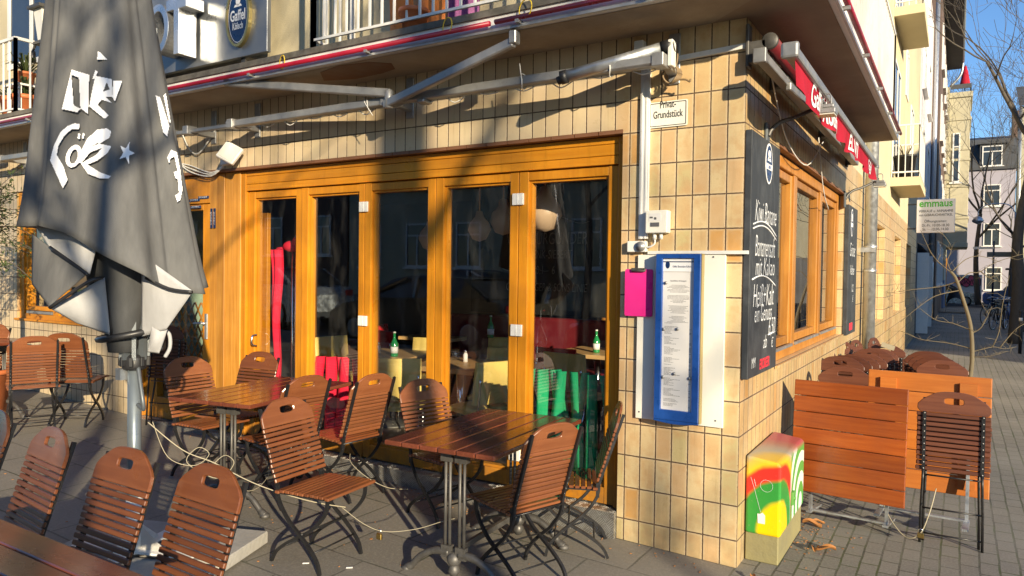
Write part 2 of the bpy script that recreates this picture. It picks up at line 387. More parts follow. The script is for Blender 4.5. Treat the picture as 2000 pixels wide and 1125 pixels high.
def graffiti_mat():
    t = NT('sprayed paint'); o = t.obj(); s = t.n('SeparateXYZ', {0: o})
    # diagonal rainbow arcs sprayed across the box: distance from a low corner
    z = s.outputs[2]
    nz = t.mt('MULTIPLY', t.mt('SUBTRACT', t.noise(o, 4, 3), .5), .06)
    dx = t.mt('SUBTRACT', s.outputs[0], .21); dy0 = t.mt('MULTIPLY', s.outputs[1], .95); dz = t.mt('MULTIPLY', t.mt('SUBTRACT', z, .19), .95)
    d = t.mt('ADD', t.mt('SQRT', t.mt('ADD', t.mt('ADD', t.mt('MULTIPLY', t.mt('MULTIPLY', dx, dx), 1.5), t.mt('MULTIPLY', dy0, dy0)), t.mt('MULTIPLY', dz, dz))), nz)
    cr = t.n('ValToRGB'); t.put(cr.inputs[0], d); e = cr.color_ramp
    st = [(.0, (.80, .55, .0)), (.165, (.80, .55, .0)), (.19, (.03, .26, .04)), (.285, (.03, .26, .04)), (.31, (.70, .03, .02)), (.37, (.70, .03, .02)), (.395, (.75, .48, .02)), (.44, (.62, .42, .08)), (.48, (.35, .33, .26)), (.60, (.36, .16, .12)), (.68, (.38, .08, .09))]
    e.elements[0].position = st[0][0]; e.elements[0].color = (*st[0][1], 1); e.elements[1].position = st[1][0]; e.elements[1].color = (*st[1][1], 1)
    for p, c in st[2:]: el = e.elements.new(p); el.color = (*c, 1)
    # street-side face further along: white and green arcs
    dy = t.mt('SUBTRACT', s.outputs[1], .62); dz2 = t.mt('SUBTRACT', z, .22)
    d2 = t.mt('ADD', t.mt('SQRT', t.mt('ADD', t.mt('MULTIPLY', dy, dy), t.mt('MULTIPLY', t.mt('MULTIPLY', dz2, dz2), .7))), t.mt('MULTIPLY', nz, .3))
    st2 = t.mt('GREATER_THAN', t.mt('FRACT', t.mt('MULTIPLY', d2, 9.0)), .5)
    wg = t.mix(st2, (.75, .78, .74), (.08, .36, .07))
    f2 = t.mt('MULTIPLY', t.mt('MULTIPLY', t.mr(s.outputs[1], .26, .34), t.mr(s.outputs[0], .185, .195)), t.mr(z, .60, .57))
    c = t.mix(f2, cr.outputs[0], wg)
    c = t.mix(t.mr(t.noise(o, 60, 5, .7), .62, .70, 0, .6), c, (.25, .2, .15))
    return t.bsdf(c, .38, 0, t.noise(o, 30, 3), .001, coat=.2)
def leafy(name, col, col2):
    t = NT(name); r = t.attr('rnd'); c = t.mix(r, col, col2); c = t.mix(t.noise(t.obj(), 3, 2), c, tuple(x * .5 for x in col))
    return t.bsdf(c, .5, 0)
def bark_mat(name, col, col2):
    t = NT(name); o = t.obj(); n = t.noise(t.mapping(o, (14, 14, 4)), 1.5, 6, .65)
    return t.bsdf(t.mix(n, col, col2), .9, 0, n, .006)

M = {}
M['tile'] = tile_mat()
M['tile_edge'] = pbr('brown edge tiles', (.20, .09, .045), .55, bump=.001)
M['terrace'] = brickish('concrete paving slabs', .50, .40, .006, (.24, .22, .185), (.175, .16, .135), (.03, .028, .024), moss=(.05, .06, .03))
M['paver'] = brickish('small concrete paving blocks', .2, .1, .006, (.25, .24, .21), (.18, .172, .155), (.03, .032, .022), swap=True, moss=(.06, .085, .02))
M['asphalt'] = brickish('asphalt', 30, 30, .0, (.055, .055, .057), (.05, .05, .052), (.05, .05, .05), bump=.002)
M['kerb'] = stained('kerb stone', (.30, .29, .27), (.15, .14, .13))
M['plaster'] = stained('cream render', (.62, .54, .36), (.50, .42, .27), amt=.5, bscale=90)
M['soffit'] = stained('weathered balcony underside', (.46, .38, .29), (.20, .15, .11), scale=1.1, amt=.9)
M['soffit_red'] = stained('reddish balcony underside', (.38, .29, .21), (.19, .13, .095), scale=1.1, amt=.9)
M['slabtop'] = stained('mossy slab edge', (.16, .145, .12), (.05, .047, .035), scale=9, amt=.95)
M['white'] = pbr('white paint', (.78, .77, .74), .45, var=.05, dirt=.25, scale=5)
M['whitemetal'] = pbr('white lacquered metal', (.74, .73, .70), .4, var=.08, dirt=.3, scale=7)
M['cream_board'] = pbr('creamy white board', (.80, .78, .70), .4, var=.03, scale=4, dirt=.12)
M['alu'] = pbr('weathered aluminium', (.33, .33, .33), .42, .5, var=.25, scale=14, dirt=.35)
M['galv'] = pbr('galvanised steel', (.50, .52, .54), .42, .8, var=.25, scale=18)
M['chrome'] = pbr('chrome', (.8, .8, .8), .14, 1.0, var=.03)
M['steelblack'] = pbr('black coated steel', (.018, .018, .02), .38, .2, var=.3, scale=30, bump=.0003)
M['iron'] = pbr('worn cast iron', (.11, .105, .10), .5, .5, var=.5, scale=16, dirt=.4, bump=.0008, bscale=50)
M['black'] = pbr('black plastic', (.02, .02, .022), .45)
M['darkgrey'] = pbr('dark grey powder coat', (.11, .125, .14), .42, .3, var=.12)
M['polegrey'] = pbr('grey lacquered pole', (.17, .20, .225), .38, .4, var=.1)
M['frame'] = wood('honey stained joinery', (.58, .215, .010), (.68, .28, .018), .36, (30, 30, 1.6), .10, .0006, coat=.08, foot=.7)
M['frameh'] = wood('honey stained boards', (.58, .215, .010), (.68, .28, .018), .36, (1.2, 30, 34), .12, .0006, coat=.08, foot=.3)
M['frameworn'] = wood('sun bleached joinery', (.46, .19, .022), (.62, .29, .05), .5, (40, 40, 1.6), .2, .0006)
M['chair'] = wood('brown painted slats', (.155, .050, .019), (.205, .072, .028), .34, (40, 3, 40), .18, .0006, coat=.15, wear=.69, each=.22)
M['chairdark'] = wood('dark maroon slats', (.085, .028, .016), (.12, .042, .022), .34, (3, 40, 40), .2, .0006, coat=.2, wear=.68, each=.3)
M['table'] = wood('varnished red brown planks', (.13, .034, .018), (.18, .052, .026), .22, (40, 3, 40), .14, .0004, coat=.4, wear=.74)
M['folded'] = wood('bright orange brown planks', (.24, .050, .009), (.33, .080, .014), .36, (2, 46, 46), .22, .0009, coat=.2, wear=.70, wearcol=(.42, .24, .11))
M['foldback'] = wood('raw orange underside planks', (.44, .13, .02), (.52, .17, .03), .5, (3, 40, 40), .12)
M['inttable'] = wood('light cafe table wood', (.60, .36, .15), (.70, .45, .2), .4, (2, 30, 30))
M['intpanel'] = wood('orange wood panel', (.50, .21, .04), (.60, .28, .06), .45, (3, 30, 3))
M['frameside'] = wood('weathered brown joinery', (.36, .14, .018), (.50, .22, .04), .42, (22, 22, 2.0), .2, .0005, coat=.1)
M['glass'] = glass_mat('window glass', 1.75, (.97, .98, .96))
M['fabric'] = fabric_mat('charcoal parasol cloth', (.092, .093, .095), (.15, .15, .15))
M['lining'] = fabric_mat('grey parasol lining', (.36, .36, .37), (.46, .46, .47))
M['letter'] = pbr('white print', (.80, .80, .82), .6, var=.03)
M['tread'] = plate_mat()
M['board'] = chalkboard_mat()
M['chalk'] = pbr('chalk', (.72, .74, .76), .9, var=.2, scale=60)
M['chalkred'] = pbr('red chalk', (.70, .03, .05), .8)
M['chalkfaint'] = pbr('faint chalk', (.30, .30, .27), .9)
M['blue'] = pbr('royal blue metal', (.012, .075, .33), .36, .1, var=.25, coat=.25, dirt=.5, scale=16)
M['navy'] = pbr('navy enamel', (.008, .03, .10), .3)
M['gold'] = pbr('gilt rim', (.55, .42, .16), .35, .8)
M['paper'] = pbr('paper', (.72, .70, .68), .7, var=.06)
M['ink'] = pbr('print ink', (.10, .10, .11), .8)
M['inkblack'] = pbr('black print', (.015, .015, .015), .7)
M['pink'] = pbr('hot pink plastic', (.80, .03, .27), .38, var=.08)
M['red'] = fabric_mat('red awning cloth', (.33, .009, .024), (.41, .012, .035))
M['redpipe'] = pbr('dark red tube', (.38, .012, .035), .38)
M['greencloth'] = fabric_mat('bright green cloth', (.01, .32, .13), (.015, .42, .18))
M['redcloth'] = fabric_mat('bright red cloth', (.62, .012, .045), (.72, .02, .06))
M['yellow'] = pbr('pale yellow vinyl', (.78, .58, .17), .42, var=.08, coat=.15)
M['redvinyl'] = pbr('red vinyl', (.55, .015, .02), .35, coat=.2)
M['maroon'] = pbr('maroon leather', (.14, .012, .018), .42)
M['bottle'] = pbr('green bottle glass', (.02, .26, .08), .12, spec=.8)
M['bulb'] = pbr('dull peach lamp glass', (.62, .44, .30), .4)
M['dark'] = pbr('dark brown room paint', (.15, .11, .08), .7)
M['floorin'] = wood('dark floorboards', (.13, .085, .05), (.18, .12, .075), .4, (2, 20, 20))
M['terracotta'] = pbr('terracotta', (.52, .15, .05), .6)
M['orange'] = pbr('orange cloth', (.72, .22, .04), .7)
M['purple'] = pbr('purple patterned cloth', (.32, .10, .26), .8, var=.6, scale=40)
M['cord'] = pbr('cream cable', (.36, .32, .23), .6)
M['brass'] = pbr('brass', (.60, .42, .14), .3, 1.0)
M['concrete'] = stained('concrete block', (.42, .40, .36), (.22, .20, .17), scale=5)
M['graff'] = graffiti_mat(); M['plinth'] = stained('sprayed concrete plinth', (.27, .24, .11), (.17, .155, .10), scale=3, amt=.8)
M['leaf'] = leafy('olive leaves', (.045, .075, .02), (.13, .16, .06))
M['grass'] = leafy('grass', (.05, .10, .015), (.12, .17, .04))
M['dryleaf'] = pbr('fallen leaf', (.40, .17, .05), .7, var=.4)
M['bark'] = bark_mat('grey bark', (.045, .04, .035), (.13, .11, .09))
M['barky'] = bark_mat('young bark', (.10, .085, .055), (.19, .155, .10))
M['yellowwire'] = pbr('yellow cable tie', (.75, .52, .03), .5)
M['whiteplaster'] = stained('white render', (.74, .70, .70), (.60, .56, .56), amt=.4)
M['pinkplaster'] = stained('pale pink render', (.40, .38, .45), (.34, .32, .39), amt=.4)
M['bayplaster'] = stained('pale yellow render', (.50, .46, .33), (.36, .33, .22), amt=.5)
M['greyclad'] = brickish('grey clinker cladding', .25, .075, .008, (.16, .16, .165), (.12, .12, .125), (.07, .07, .07))
M['brownbrick'] = brickish('brown brick', .25, .075, .01, (.16, .10, .075), (.11, .07, .055), (.09, .07, .06))
M['roof'] = stained('slate roof', (.075, .08, .09), (.04, .045, .05))
M['window'] = pbr('window pane', (.03, .035, .04), .06, spec=.8)
M['silver'] = pbr('silver car paint', (.42, .48, .52), .25, .5, coat=.5)
M['vanblue'] = pbr('blue car paint', (.03, .10, .38), .3, coat=.5)
M['carblack'] = pbr('black car paint', (.012, .012, .014), .16, coat=1.0)
M['carwhite'] = pbr('white car paint', (.70, .70, .70), .25, coat=.6)
M['rubber'] = pbr('tyre rubber', (.018, .018, .018), .8)
M['graffpink'] = pbr('pink spray paint', (.72, .10, .20), .5, var=.2)
M['cover'] = pbr('black cover cloth', (.012, .013, .014), .7)
M['bluewall'] = stained('blue grey plinth', (.16, .20, .30), (.10, .12, .2))
M['lampglass'] = pbr('floodlight glass', (.66, .66, .58), .25)
M['green'] = pbr('sign green', (.10, .50, .06), .5)
# ------------------------------------------------------------------ ground
def sheet(name, mat, xs, ys, dz, kind='structure'):
    m = MB(); X = sorted(set(xs)); Y = sorted(set(ys))
    for i in range(len(X) - 1):
        for j in range(len(Y) - 1):
            p = [(x, y, gz(x) + dz) for x, y in ((X[i], Y[j]), (X[i + 1], Y[j]), (X[i + 1], Y[j + 1]), (X[i], Y[j + 1]))]
            m.quad(*p)
    return tag(m.build(name, mat), kind=kind)
sheet('ground', M['asphalt'], (-300, -60, 0, 300), (-300, 400), -.12)
m = MB()
def ped(m, xs, y0, y1, z0):                                        # raised pavement slab with sides
    for i in range(len(xs) - 1):
        a, b = xs[i], xs[i + 1]
        m.quad((a, y0, gz(a)), (b, y0, gz(b)), (b, y1, gz(b)), (a, y1, gz(a)))
ped(m, (-60, 0), -6.3, .25, 0); tag(m.build('terrace_pavement', M['terrace']), kind='structure')
m = MB(); m.quad((0, -6.3, 0), (3.1, -6.3, 0), (3.1, 46, 0), (0, 46, 0)); tag(m.build('side_pavement', M['paver']), kind='structure')
m = MB()
m.bx(3.1, 3.24, -6.3, 46, -.3, .0); m.bx(0, 3.24, -6.44, -6.3, -.3, .0)
m.add([(-60, -6.44, gz(-60)), (0, -6.44, 0), (0, -6.3, 0), (-60, -6.3, gz(-60)), (-60, -6.44, gz(-60) - .3), (0, -6.44, -.3)], [(0, 1, 2, 3), (0, 4, 5, 1)])
tag(m.build('kerb', M['kerb']), kind='structure')
m = MB(); ped(m, (-60, 0, 14), -19, -15.6, 0)
for v in range(len(m.v)): pass
m.add([(-60, -15.6, gz(-60)), (0, -15.6, 0), (0, -15.6, -.2), (-60, -15.6, gz(-60) - .2)], [(0, 1, 2, 3)])
tag(m.build('opposite_pavement', M['terrace']), kind='structure')
m = MB(); m.bx(-12, 12, 58.2, 61, -.2, .0); tag(m.build('cross_street_pavement', M['paver']), kind='structure')

# ------------------------------------------------------------------ the corner building
B = thing('corner_building', 'corner cafe building with cream tiles, honey wood windows and a balcony running round it', 'building')
T = MB()
T.bx(-.746, 0, 0, .3, -.3, 3.15)                                     # corner pier
T.bx(-6.05, -.746, 0, .3, 2.585, 3.15)                               # above the doors
T.bx(-8.42, -6.05, 0, .3, -.3, 1.055); T.bx(-6.45, -6.05, 0, .3, 1.055, 3.15); T.bx(-8.42, -6.45, 0, .3, 2.555, 3.15)
T.bx(-14, -8.42, 0, .3, -.3, 3.15)
ops = [(.92, 4.2, 1.055, 2.585), (7.85, 9.3, 1.0, 2.5), (11.4, 13.2, 1.0, 2.5), (15.0, 17, 1.0, 2.5)]
y = .3
for (a, b, z0, z1) in ops:                                           # side wall, tiled up to the balcony
    top = 3.15 if a < 4 else 2.95
    T.bx(-.3, 0, y, a, -.3, 3.15 if y < 4.5 else 2.95)
    T.bx(-.3, 0, a, b, -.3, z0); T.bx(-.3, 0, a, b, z1, top)
    if a > 4: T.bx(-.3, -.13, a, b, z0, z1)                          # blind recess
    y = b
    if a < 1: T.bx(-.3, 0, 4.2, 4.52, -.3, 3.15); y = 4.52
T.bx(-.3, 0, 17, 19.6, -.3, 2.95)
T.build('tile_wall', M['tile'], B)
e = MB()                                                             # brown edge tiles along the openings
for i in range(31): e.bx(-6.04 + i * .171, -6.04 + i * .171 + .165, -.004, .10, 2.560, 2.583)
for i in range(33): e.bx(-.10, .005, .93 + i * .099, .93 + i * .099 + .095, 2.562, 2.583)
e.build('lintel_tiles', M['tile_edge'], B)
s = MB(); s.bx(-.12, .02, .90, 4.22, 1.057, 1.075); s.build('window_sill', M['tile'], B)
U = MB(); U.bx(-14, 0, 0, .3, 3.29, 9.6)
U.bx(-.3, 0, .3, 9.6, 3.29, 9.6); U.bx(-.3, 0, 4.52, 9.6, 2.95, 3.29); U.bx(-.3, 0, 9.6, 19.6, 2.95, 9.6)
U.build('upper_wall', M['plaster'], B)
S = MB(); S.bx(-14, .46, -.49, 0, 3.15, 3.245); S.bx(0, .46, 0, 4.52, 3.15, 3.245); S.bx(-14, 0, 0, .3, 3.152, 3.245); S.bx(-.3, 0, .3, 4.52, 3.152, 3.245)
S.build('balcony_slab', M['white'], B)
q = MB(); q.bx(-14, .47, -.505, .0, 3.245, 3.288); q.bx(.0, .47, .0, 4.53, 3.245, 3.288); q.build('slab_top', M['slabtop'], B)
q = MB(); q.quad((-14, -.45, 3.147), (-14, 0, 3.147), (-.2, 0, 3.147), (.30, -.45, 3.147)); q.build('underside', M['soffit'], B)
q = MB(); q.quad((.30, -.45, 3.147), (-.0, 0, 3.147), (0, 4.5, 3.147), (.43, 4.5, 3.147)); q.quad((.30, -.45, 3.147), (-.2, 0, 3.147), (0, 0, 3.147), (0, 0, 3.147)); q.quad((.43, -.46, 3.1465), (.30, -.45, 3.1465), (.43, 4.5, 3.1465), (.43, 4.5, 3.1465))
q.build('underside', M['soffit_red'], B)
q = MB(); q.bx(-14, .475, -.505, -.49, 3.148, 3.165); q.bx(.46, .475, -.49, 4.52, 3.148, 3.165); q.build('drip_edge', M['galv'], B)
# flaked dark patch under the balcony
q = MB(); q.prism([(-3.15, .0), (-3.0, -.18), (-2.75, -.24), (-2.5, -.2), (-2.38, -.10), (-2.45, .02), (-2.6, .06), (-2.9, .08)], .002, ((0, -.2, 3.144), (1, 0, 0), (0, 1, 0))); q.build('flaked_patch', M['tile_edge'], B)

def railing(name, path, z0, z1, step=.11):
    r = MB()
    for z, w in ((z0, .018), (z1, .03)):
        for a, b in zip(path, path[1:]): r.beam((*a, z), (*b, z), w, w)
    for a, b in zip(path, path[1:]):
        a, b = V(a), V(b); L = (b - a).length; n = int(L / step)
        for i in range(n + 1):
            p = a + (b - a) * (i / n); w = .03 if i in (0, n) else .014
            r.beam((p.x, p.y, z0 - (.07 if i in (0, n) else 0)), (p.x, p.y, z1), w, w, (0, 1, 0))
    return r.build(name, M['whitemetal'], B)
railing('railing', [(-3.0, -.05), (-3.0, -.45), (.42, -.45), (.42, 4.45), (.03, 4.45)], 3.36, 4.25)
railing('railing', [(-7.43, -.03), (-7.43, -.45), (-13.5, -.45)], 3.34, 4.08, .13)
for z0, lab in ((3.28, 'lower'), (6.22, 'upper')):
    q = MB(); q.bx(0, .46, 10, 12.2, z0, z0 + .15); sl = q.build('small_balcony', M['plaster'], B)
    r = MB()
    for z in (z0 + .24, z0 + 1.05):
        r.beam((.02, 10.03, z), (.43, 10.03, z), .025, .025); r.beam((.43, 10.03, z), (.43, 12.17, z), .025, .025); r.beam((.43, 12.17, z), (.02, 12.17, z), .025, .025)
    for i in range(5): r.beam((.02 + i * .1025, 10.03, z0 + .15), (.02 + i * .1025, 10.03, z0 + 1.05), .014, .014, (0, 1, 0))
    for i in range(19): r.beam((.43, 10.03 + i * .119, z0 + .15), (.43, 10.03 + i * .119, z0 + 1.05), .014, .014, (0, 1, 0))
    r.build('railing', M['whitemetal'], sl)
# upper windows
def upwin(x0, x1, z0, z1, side=False):
    f = MB(); g = MB()
    def bx(m, a, b, c, d, e_, h):
        (m.bx(-e_, -c + .02, a, b, d, h) if side else m.bx(a, b, c - .02, e_, d, h))
    w = .06
    for (a, b, d, h) in ((x0, x0 + w, z0, z1), (x1 - w, x1, z0, z1), (x0 + w, x1 - w, z0, z0 + w), (x0 + w, x1 - w, z1 - w, z1), ((x0 + x1) / 2 - w / 2, (x0 + x1) / 2 + w / 2, z0 + w, z1 - w)):
        bx(f, a, b, 0, d, .05, h)
    fr = f.build('window', M['white'], B)
    bx(g, x0 + w, x1 - w, .012, z0 + w, .04, z1 - w); g.build('pane', M['window'], fr)
upwin(-8.6, -7.5, 4.0, 5.9); upwin(-2.6, -1.3, 4.0, 6.0); upwin(10.3, 11.8, 3.6, 5.6, True); upwin(10.3, 11.8, 6.5, 8.4, True)
upwin(7.2, 8.0, 5.6, 6.6, True); upwin(13.4, 14.2, 5.6, 6.6, True); upwin(15.4, 16.6, 4.2, 5.8, True); upwin(1.4, 3.2, 4.2, 6.2, True)
# threshold of tread plate along the terrace
q = MB(); q.bx(-6.05, -.75, -.035, .3, -.1, .186); q.build('threshold', M['tread'], B)

# --- folding glass doors
GY = .13
leaves = [(-4.38, -3.695, -4.297, -3.769), (-3.69, -2.979, -3.613, -3.035), (-2.973, -2.268, -2.905, -2.339), (-2.262, -1.547, -2.19, -1.613), (-1.541, -.800, -1.467, -.872)]
f = MB(); beads = MB()
f.bx(-.798, -.748, .055, .22, .19, 2.558); f.bx(-4.44, -4.385, .055, .22, .19, 2.558)
f.bx(-4.385, -.798, .11, .21, 2.378, 2.40)
fd = f.build('folding_door', M['frame'], B, bevel=.004, seg=2)
for k, (a, b, pa, pb) in enumerate(leaves):
    y0 = .085 if k == 0 else .075; f = MB()
    f.bx(a, pa, y0, .16, .195, 2.375); f.bx(pb, b, y0, .16, .195, 2.375)
    f.bx(pa, pb, y0 + .003, .157, .195, .30); f.bx(pa, pb, y0 + .003, .157, 2.315, 2.372)
    f.build1('door_leaf', M['frame'], fd, bevel=.004, seg=2); beads = MB()
    w = .016                                                          # glazing beads, set back
    for (x0, x1, z0, z1) in ((pa, pa + w, .30, 2.315), (pb - w, pb, .30, 2.315), (pa + w, pb - w, .30, .30 + w), (pa + w, pb - w, 2.315 - w, 2.315)):
        beads.bx(x0, x1, y0 + .022, .15, z0, z1)
    beads.build1('glazing_bead', M['frame'], fd)
q = MB()
for z0, z1 in ((2.382, 2.437), (2.440, 2.510), (2.513, 2.557)): q.bx(-4.384, -.80, .06, .11, z0, z1)
q.build('lintel_board', M['frameh'], fd, bevel=.003)
for (a, b, pa, pb) in leaves:
    q = MB(); q.quad((pa + .01, GY, .31), (pb - .01, GY, .31), (pb - .01, GY, 2.305), (pa + .01, GY, 2.305)); q.build('pane', M['glass'], fd)
for hx in (-2.976, -1.544):
    for hz in (2.19, 1.285, .42):
        q = MB(); q.bx(hx - .044, hx - .003, .058, .075, hz - .04, hz + .04); q.bx(hx + .003, hx + .044, .058, .075, hz - .04, hz + .04)
        q.cyl((hx, .062, hz - .04), (hx, .062, hz + .04), .0065, n=10); q.build('hinge', M['whitemetal'], fd, bevel=.002)
q = MB(); q.bx(-4.45, -4.44, .02, .1, .19, 2.55); q.build('door_handle', M['frame'], fd) if False else None
q = MB(); q.tube(smooth_path([(-4.27, .09, 1.10), (-4.27, .045, 1.09), (-4.27, .04, 1.02), (-4.27, .09, 1.0)], 4), .008); q.build('door_handle', M['chrome'], fd)
# --- worn pilaster boards and the entrance door
q = MB()
for i in range(4): q.bx(-4.888 + i * .112, -4.888 + i * .112 + .109, .045 if i % 2 else .052, .2, .188, 2.558)
q.build('pilaster', M['frameworn'], B, bevel=.004)
d = MB()
d.bx(-6.03, -5.95, .05, .2, .188, 2.556); d.bx(-5.95, -5.75, .075, .15, .19, 2.29); d.bx(-5.02, -4.892, .075, .15, .19, 2.29)
d.bx(-5.75, -5.02, .078, .147, .19, .40); d.bx(-5.75, -5.02, .078, .147, 2.235, 2.29); d.bx(-5.95, -4.892, .06, .15, 2.295, 2.556)
ed = d.build('entrance_door', M['frame'], B, bevel=.004)
q = MB(); q.quad((-5.75, .12, .4), (-5.02, .12, .4), (-5.02, .12, 2.235), (-5.75, .12, 2.235)); q.build('pane', M['glass'], ed)
q = MB(); q.bx(-4.975, -4.935, .062, .075, 1.02, 1.26); q.build('lock_plate', M['galv'], ed, bevel=.003)
q = MB(); q.cyl((-4.955, .03, 1.17), (-4.955, .07, 1.17), .012); q.tube([(-4.955, .03, 1.17), (-5.0, .022, 1.172), (-5.08, .022, 1.165)], .010); q.build('door_handle', M['galv'], ed)
lat = MB()                                                            # garden lattice standing behind the entrance door pane
for i in range(-6, 12):
    x0 = -5.75 + i * .1
    for sg in (1, -1):
        a = (x0, .22, .42) if sg > 0 else (x0 + .5, .225, .42); b = (x0 + .6, .22, 1.35) if sg > 0 else (x0 - .1, .225, 1.35)
        def clip(p, r_):
            p, r_ = V(p), V(r_); dd = r_ - p
            t0, t1 = 0, 1
            for lim, sgn in ((-5.73, 1), (-5.04, -1)):
                den = dd.x * sgn
                t = (lim - p.x) / dd.x
                if den > 0: t0 = max(t0, t)
                else: t1 = min(t1, t)
            return (p + dd * t0, p + dd * t1) if t1 - t0 > .02 else None
        c = clip(a, b)
        if c: lat.beam(c[0], c[1], .004, .018, (0, 1, 0))
lat.build('lattice', M['frameworn'], ed)
for (x, z) in ((-5.60, 2.43), (-5.30, 2.33), (-5.12, 2.33), (-4.985, 2.35), (-5.27, 2.265), (-5.10, 2.265)):
    q = MB(); q.bx(x - .075, x + .075, .050, .0585, z - .012, z + .012); st = q.build('sticker', M['navy'], ed)
    q = MB(); q.text('20*C+M+B+%02d' % (int(x * -37) % 25), FRONT(x, .0495, z), .024, xs=.8); q.build('lettering', M['letter'], st)
for x in (-4.845, -4.80):
    q = MB(); q.bx(x - .011, x + .011, .034, .044, 2.06, 2.24); st = q.build('sticker', M['navy'], ed)
    q = MB(); q.text('20*C+M+B+17', ((x, .0335, 2.15), (0, 0, -1), (1, 0, 0)), .024, xs=.8); q.build('lettering', M['letter'], st)
# --- left window
f = MB(); w0, w1 = -8.418, -6.452
f.bx(w0, w0 + .1, .03, .16, 1.06, 2.36); f.bx(w1 - .1, w1, .03, .16, 1.06, 2.36); f.bx(w0 + .1, w1 - .1, .033, .157, 1.06, 1.13); f.bx(w0 + .1, w1 - .1, .033, .157, 2.30, 2.36)
f.bx(-7.66, -7.53, .033, .157, 1.13, 2.30); f.bx(w0, w1, .02, .16, 2.363, 2.55); f.bx(w0 - .02, w1 + .02, -.025, .03, 1.05, 1.075)
for a, b in ((w0 + .1, -7.66), (-7.53, w1 - .1)):
    f.bx(a + .004, a + .05, .05, .14, 1.17, 2.29); f.bx(b - .05, b - .004, .05, .14, 1.17, 2.29); f.bx(a + .05, b - .05, .053, .137, 1.17, 1.22)
lw = f.build('left_window', M['frame'], B, bevel=.004); lw.name = 'cafe_window'
for a, b in ((w0 + .15, -7.71), (-7.48, w1 - .15)):
    q = MB(); q.quad((a, .1, 1.22), (b, .1, 1.22), (b, .1, 2.3), (a, .1, 2.3)); q.build('pane', M['glass'], lw)
    q = MB(); q.bx(a, b, .035, .06, 1.135, 1.165); q.build('rain_rail', M['alu'], lw)
# --- side window
f = MB()
def sb(y0, y1, z0, z1, d0=-.14, d1=-.05): f.bx(d0, d1, y0, y1, z0, z1)
sb(.925, 1.02, 1.078, 2.555); sb(4.09, 4.195, 1.078, 2.555); sb(1.02, 4.09, 1.078, 1.14, -.137, -.047); sb(1.02, 4.09, 2.47, 2.555, -.137, -.047)
ms = [(1.02, 1.74), (1.86, 2.98), (3.10, 4.09)]
sb(1.74, 1.86, 1.14, 2.47); sb(2.98, 3.10, 1.14, 2.47)
for a, b in ms:
    sb(a + .004, a + .07, 1.165, 2.46, -.13, -.062); sb(b - .07, b - .004, 1.165, 2.46, -.13, -.062); sb(a + .07, b - .07, 1.165, 1.23, -.127, -.065); sb(a + .07, b - .07, 2.40, 2.46, -.127, -.065)
sw = f.build('side_window', M['frameside'], B, bevel=.004); sw.name = 'street_window'
for a, b in ms:
    q = MB(); q.quad((-.1, a + .07, 1.23), (-.1, b - .07, 1.23), (-.1, b - .07, 2.40), (-.1, a + .07, 2.40)); q.build('pane', M['glass'], sw)
    q = MB(); q.bx(-.06, -.038, a, b, 1.143, 1.163); q.build('rain_rail', M['alu'], sw)
# --- rainwater pipe
q = MB(); q.cyl((.10, 5.9, .05), (.10, 5.9, 9.5), .073, n=24)
for z in (.55, 1.75, 2.05, 3.05): q.cyl((.10, 5.9, z), (.10, 5.9, z + .035), .079, n=24)
q.bx(.0, .17, 5.80, 5.84, 2.0, 2.06); q.build('downpipe', M['galv'], B)
# --- inside
q = MB(); q.bx(-9.6, -.32, .3, 7.6, .0, .08); q.build('cafe_floor', M['floorin'], B)
q = MB(); q.bx(-9.6, -.32, 7.6, 7.7, .08, 3.1); q.bx(-9.7, -9.6, .3, 7.6, .08, 3.1); q.bx(-9.6, -.32, .32, 7.6, 3.1, 3.14); q.bx(-.36, -.305, 4.25, 7.6, .08, 3.1)
q.build('cafe_wall', M['dark'], B)
q = MB(); q.bx(-9.55, -7.05, 1.6, 1.7, .1, 3.05); q.build('green_wall', pbr('pale green wall', (.38, .52, .40), .7), B)
# ------------------------------------------------------------------ fittings on the walls
def grp(o, g): o['group'] = g; return o
# enamel sign
t = thing('enamel_sign', 'cream sign reading Privat-Grundstück in black letters on the tiled pier', 'sign', (-.455, -.004, 2.648))
q = MB(); q.prism(rrect(-.12, .12, -.077, .077, .008), .006, FRONT(0, 0, 0)); q.build('plate', M['cream_board'], t)
q = MB(); q.ring(rrect(-.113, .113, -.07, .07, .006), rrect(-.109, .109, -.066, .066, .005), .001, FRONT(0, -.0062, 0)); q.build('border', M['inkblack'], t)
q = MB(); q.text('Privat-\nGrundstück', FRONT(0, -.0066, .027), .062, xs=.62, bold=.012, lh=.95); q.build('lettering', M['inkblack'], t)
# small meter box
t = thing('switch_box', 'small cream plastic box with a label, fixed to the tiles below the enamel sign', 'electrical box', (-.495, 0, 2.0))
q = MB(); q.bx(-.068, .068, -.07, -.003, -.068, .068); q.build('housing', M['cream_board'], t, bevel=.006, seg=2)
q = MB(); q.bx(-.045, .03, -.0715, -.070, .002, .05); q.build('label', M['paper'], t)
q = MB(); q.bx(-.035, .02, -.0725, -.070, -.03, -.005); q.bx(-.04, -.02, -.0725, -.0715, .02, .03); q.bx(-.012, .002, -.0725, -.0715, .012, .026); q.build('display', M['ink'], t)
q = MB()
for x in (-.02, .02): q.cyl((x, -.035, -.105), (x, -.035, -.068), .012, n=10)
q.tube(smooth_path([(-.02, -.035, -.10), (-.02, -.035, -.13), (-.05, -.035, -.15), (-.09, -.03, -.15)], 4), .006); q.build('cable_gland', M['whitemetal'], t)
t = thing('wall_socket', 'grey outdoor socket left of the small cream box at the pier edge', 'socket', (-.63, 0, 1.853))
q = MB(); q.bx(-.062, .062, -.04, -.003, -.034, .034); q.build('housing', M['whitemetal'], t, bevel=.006, seg=2)
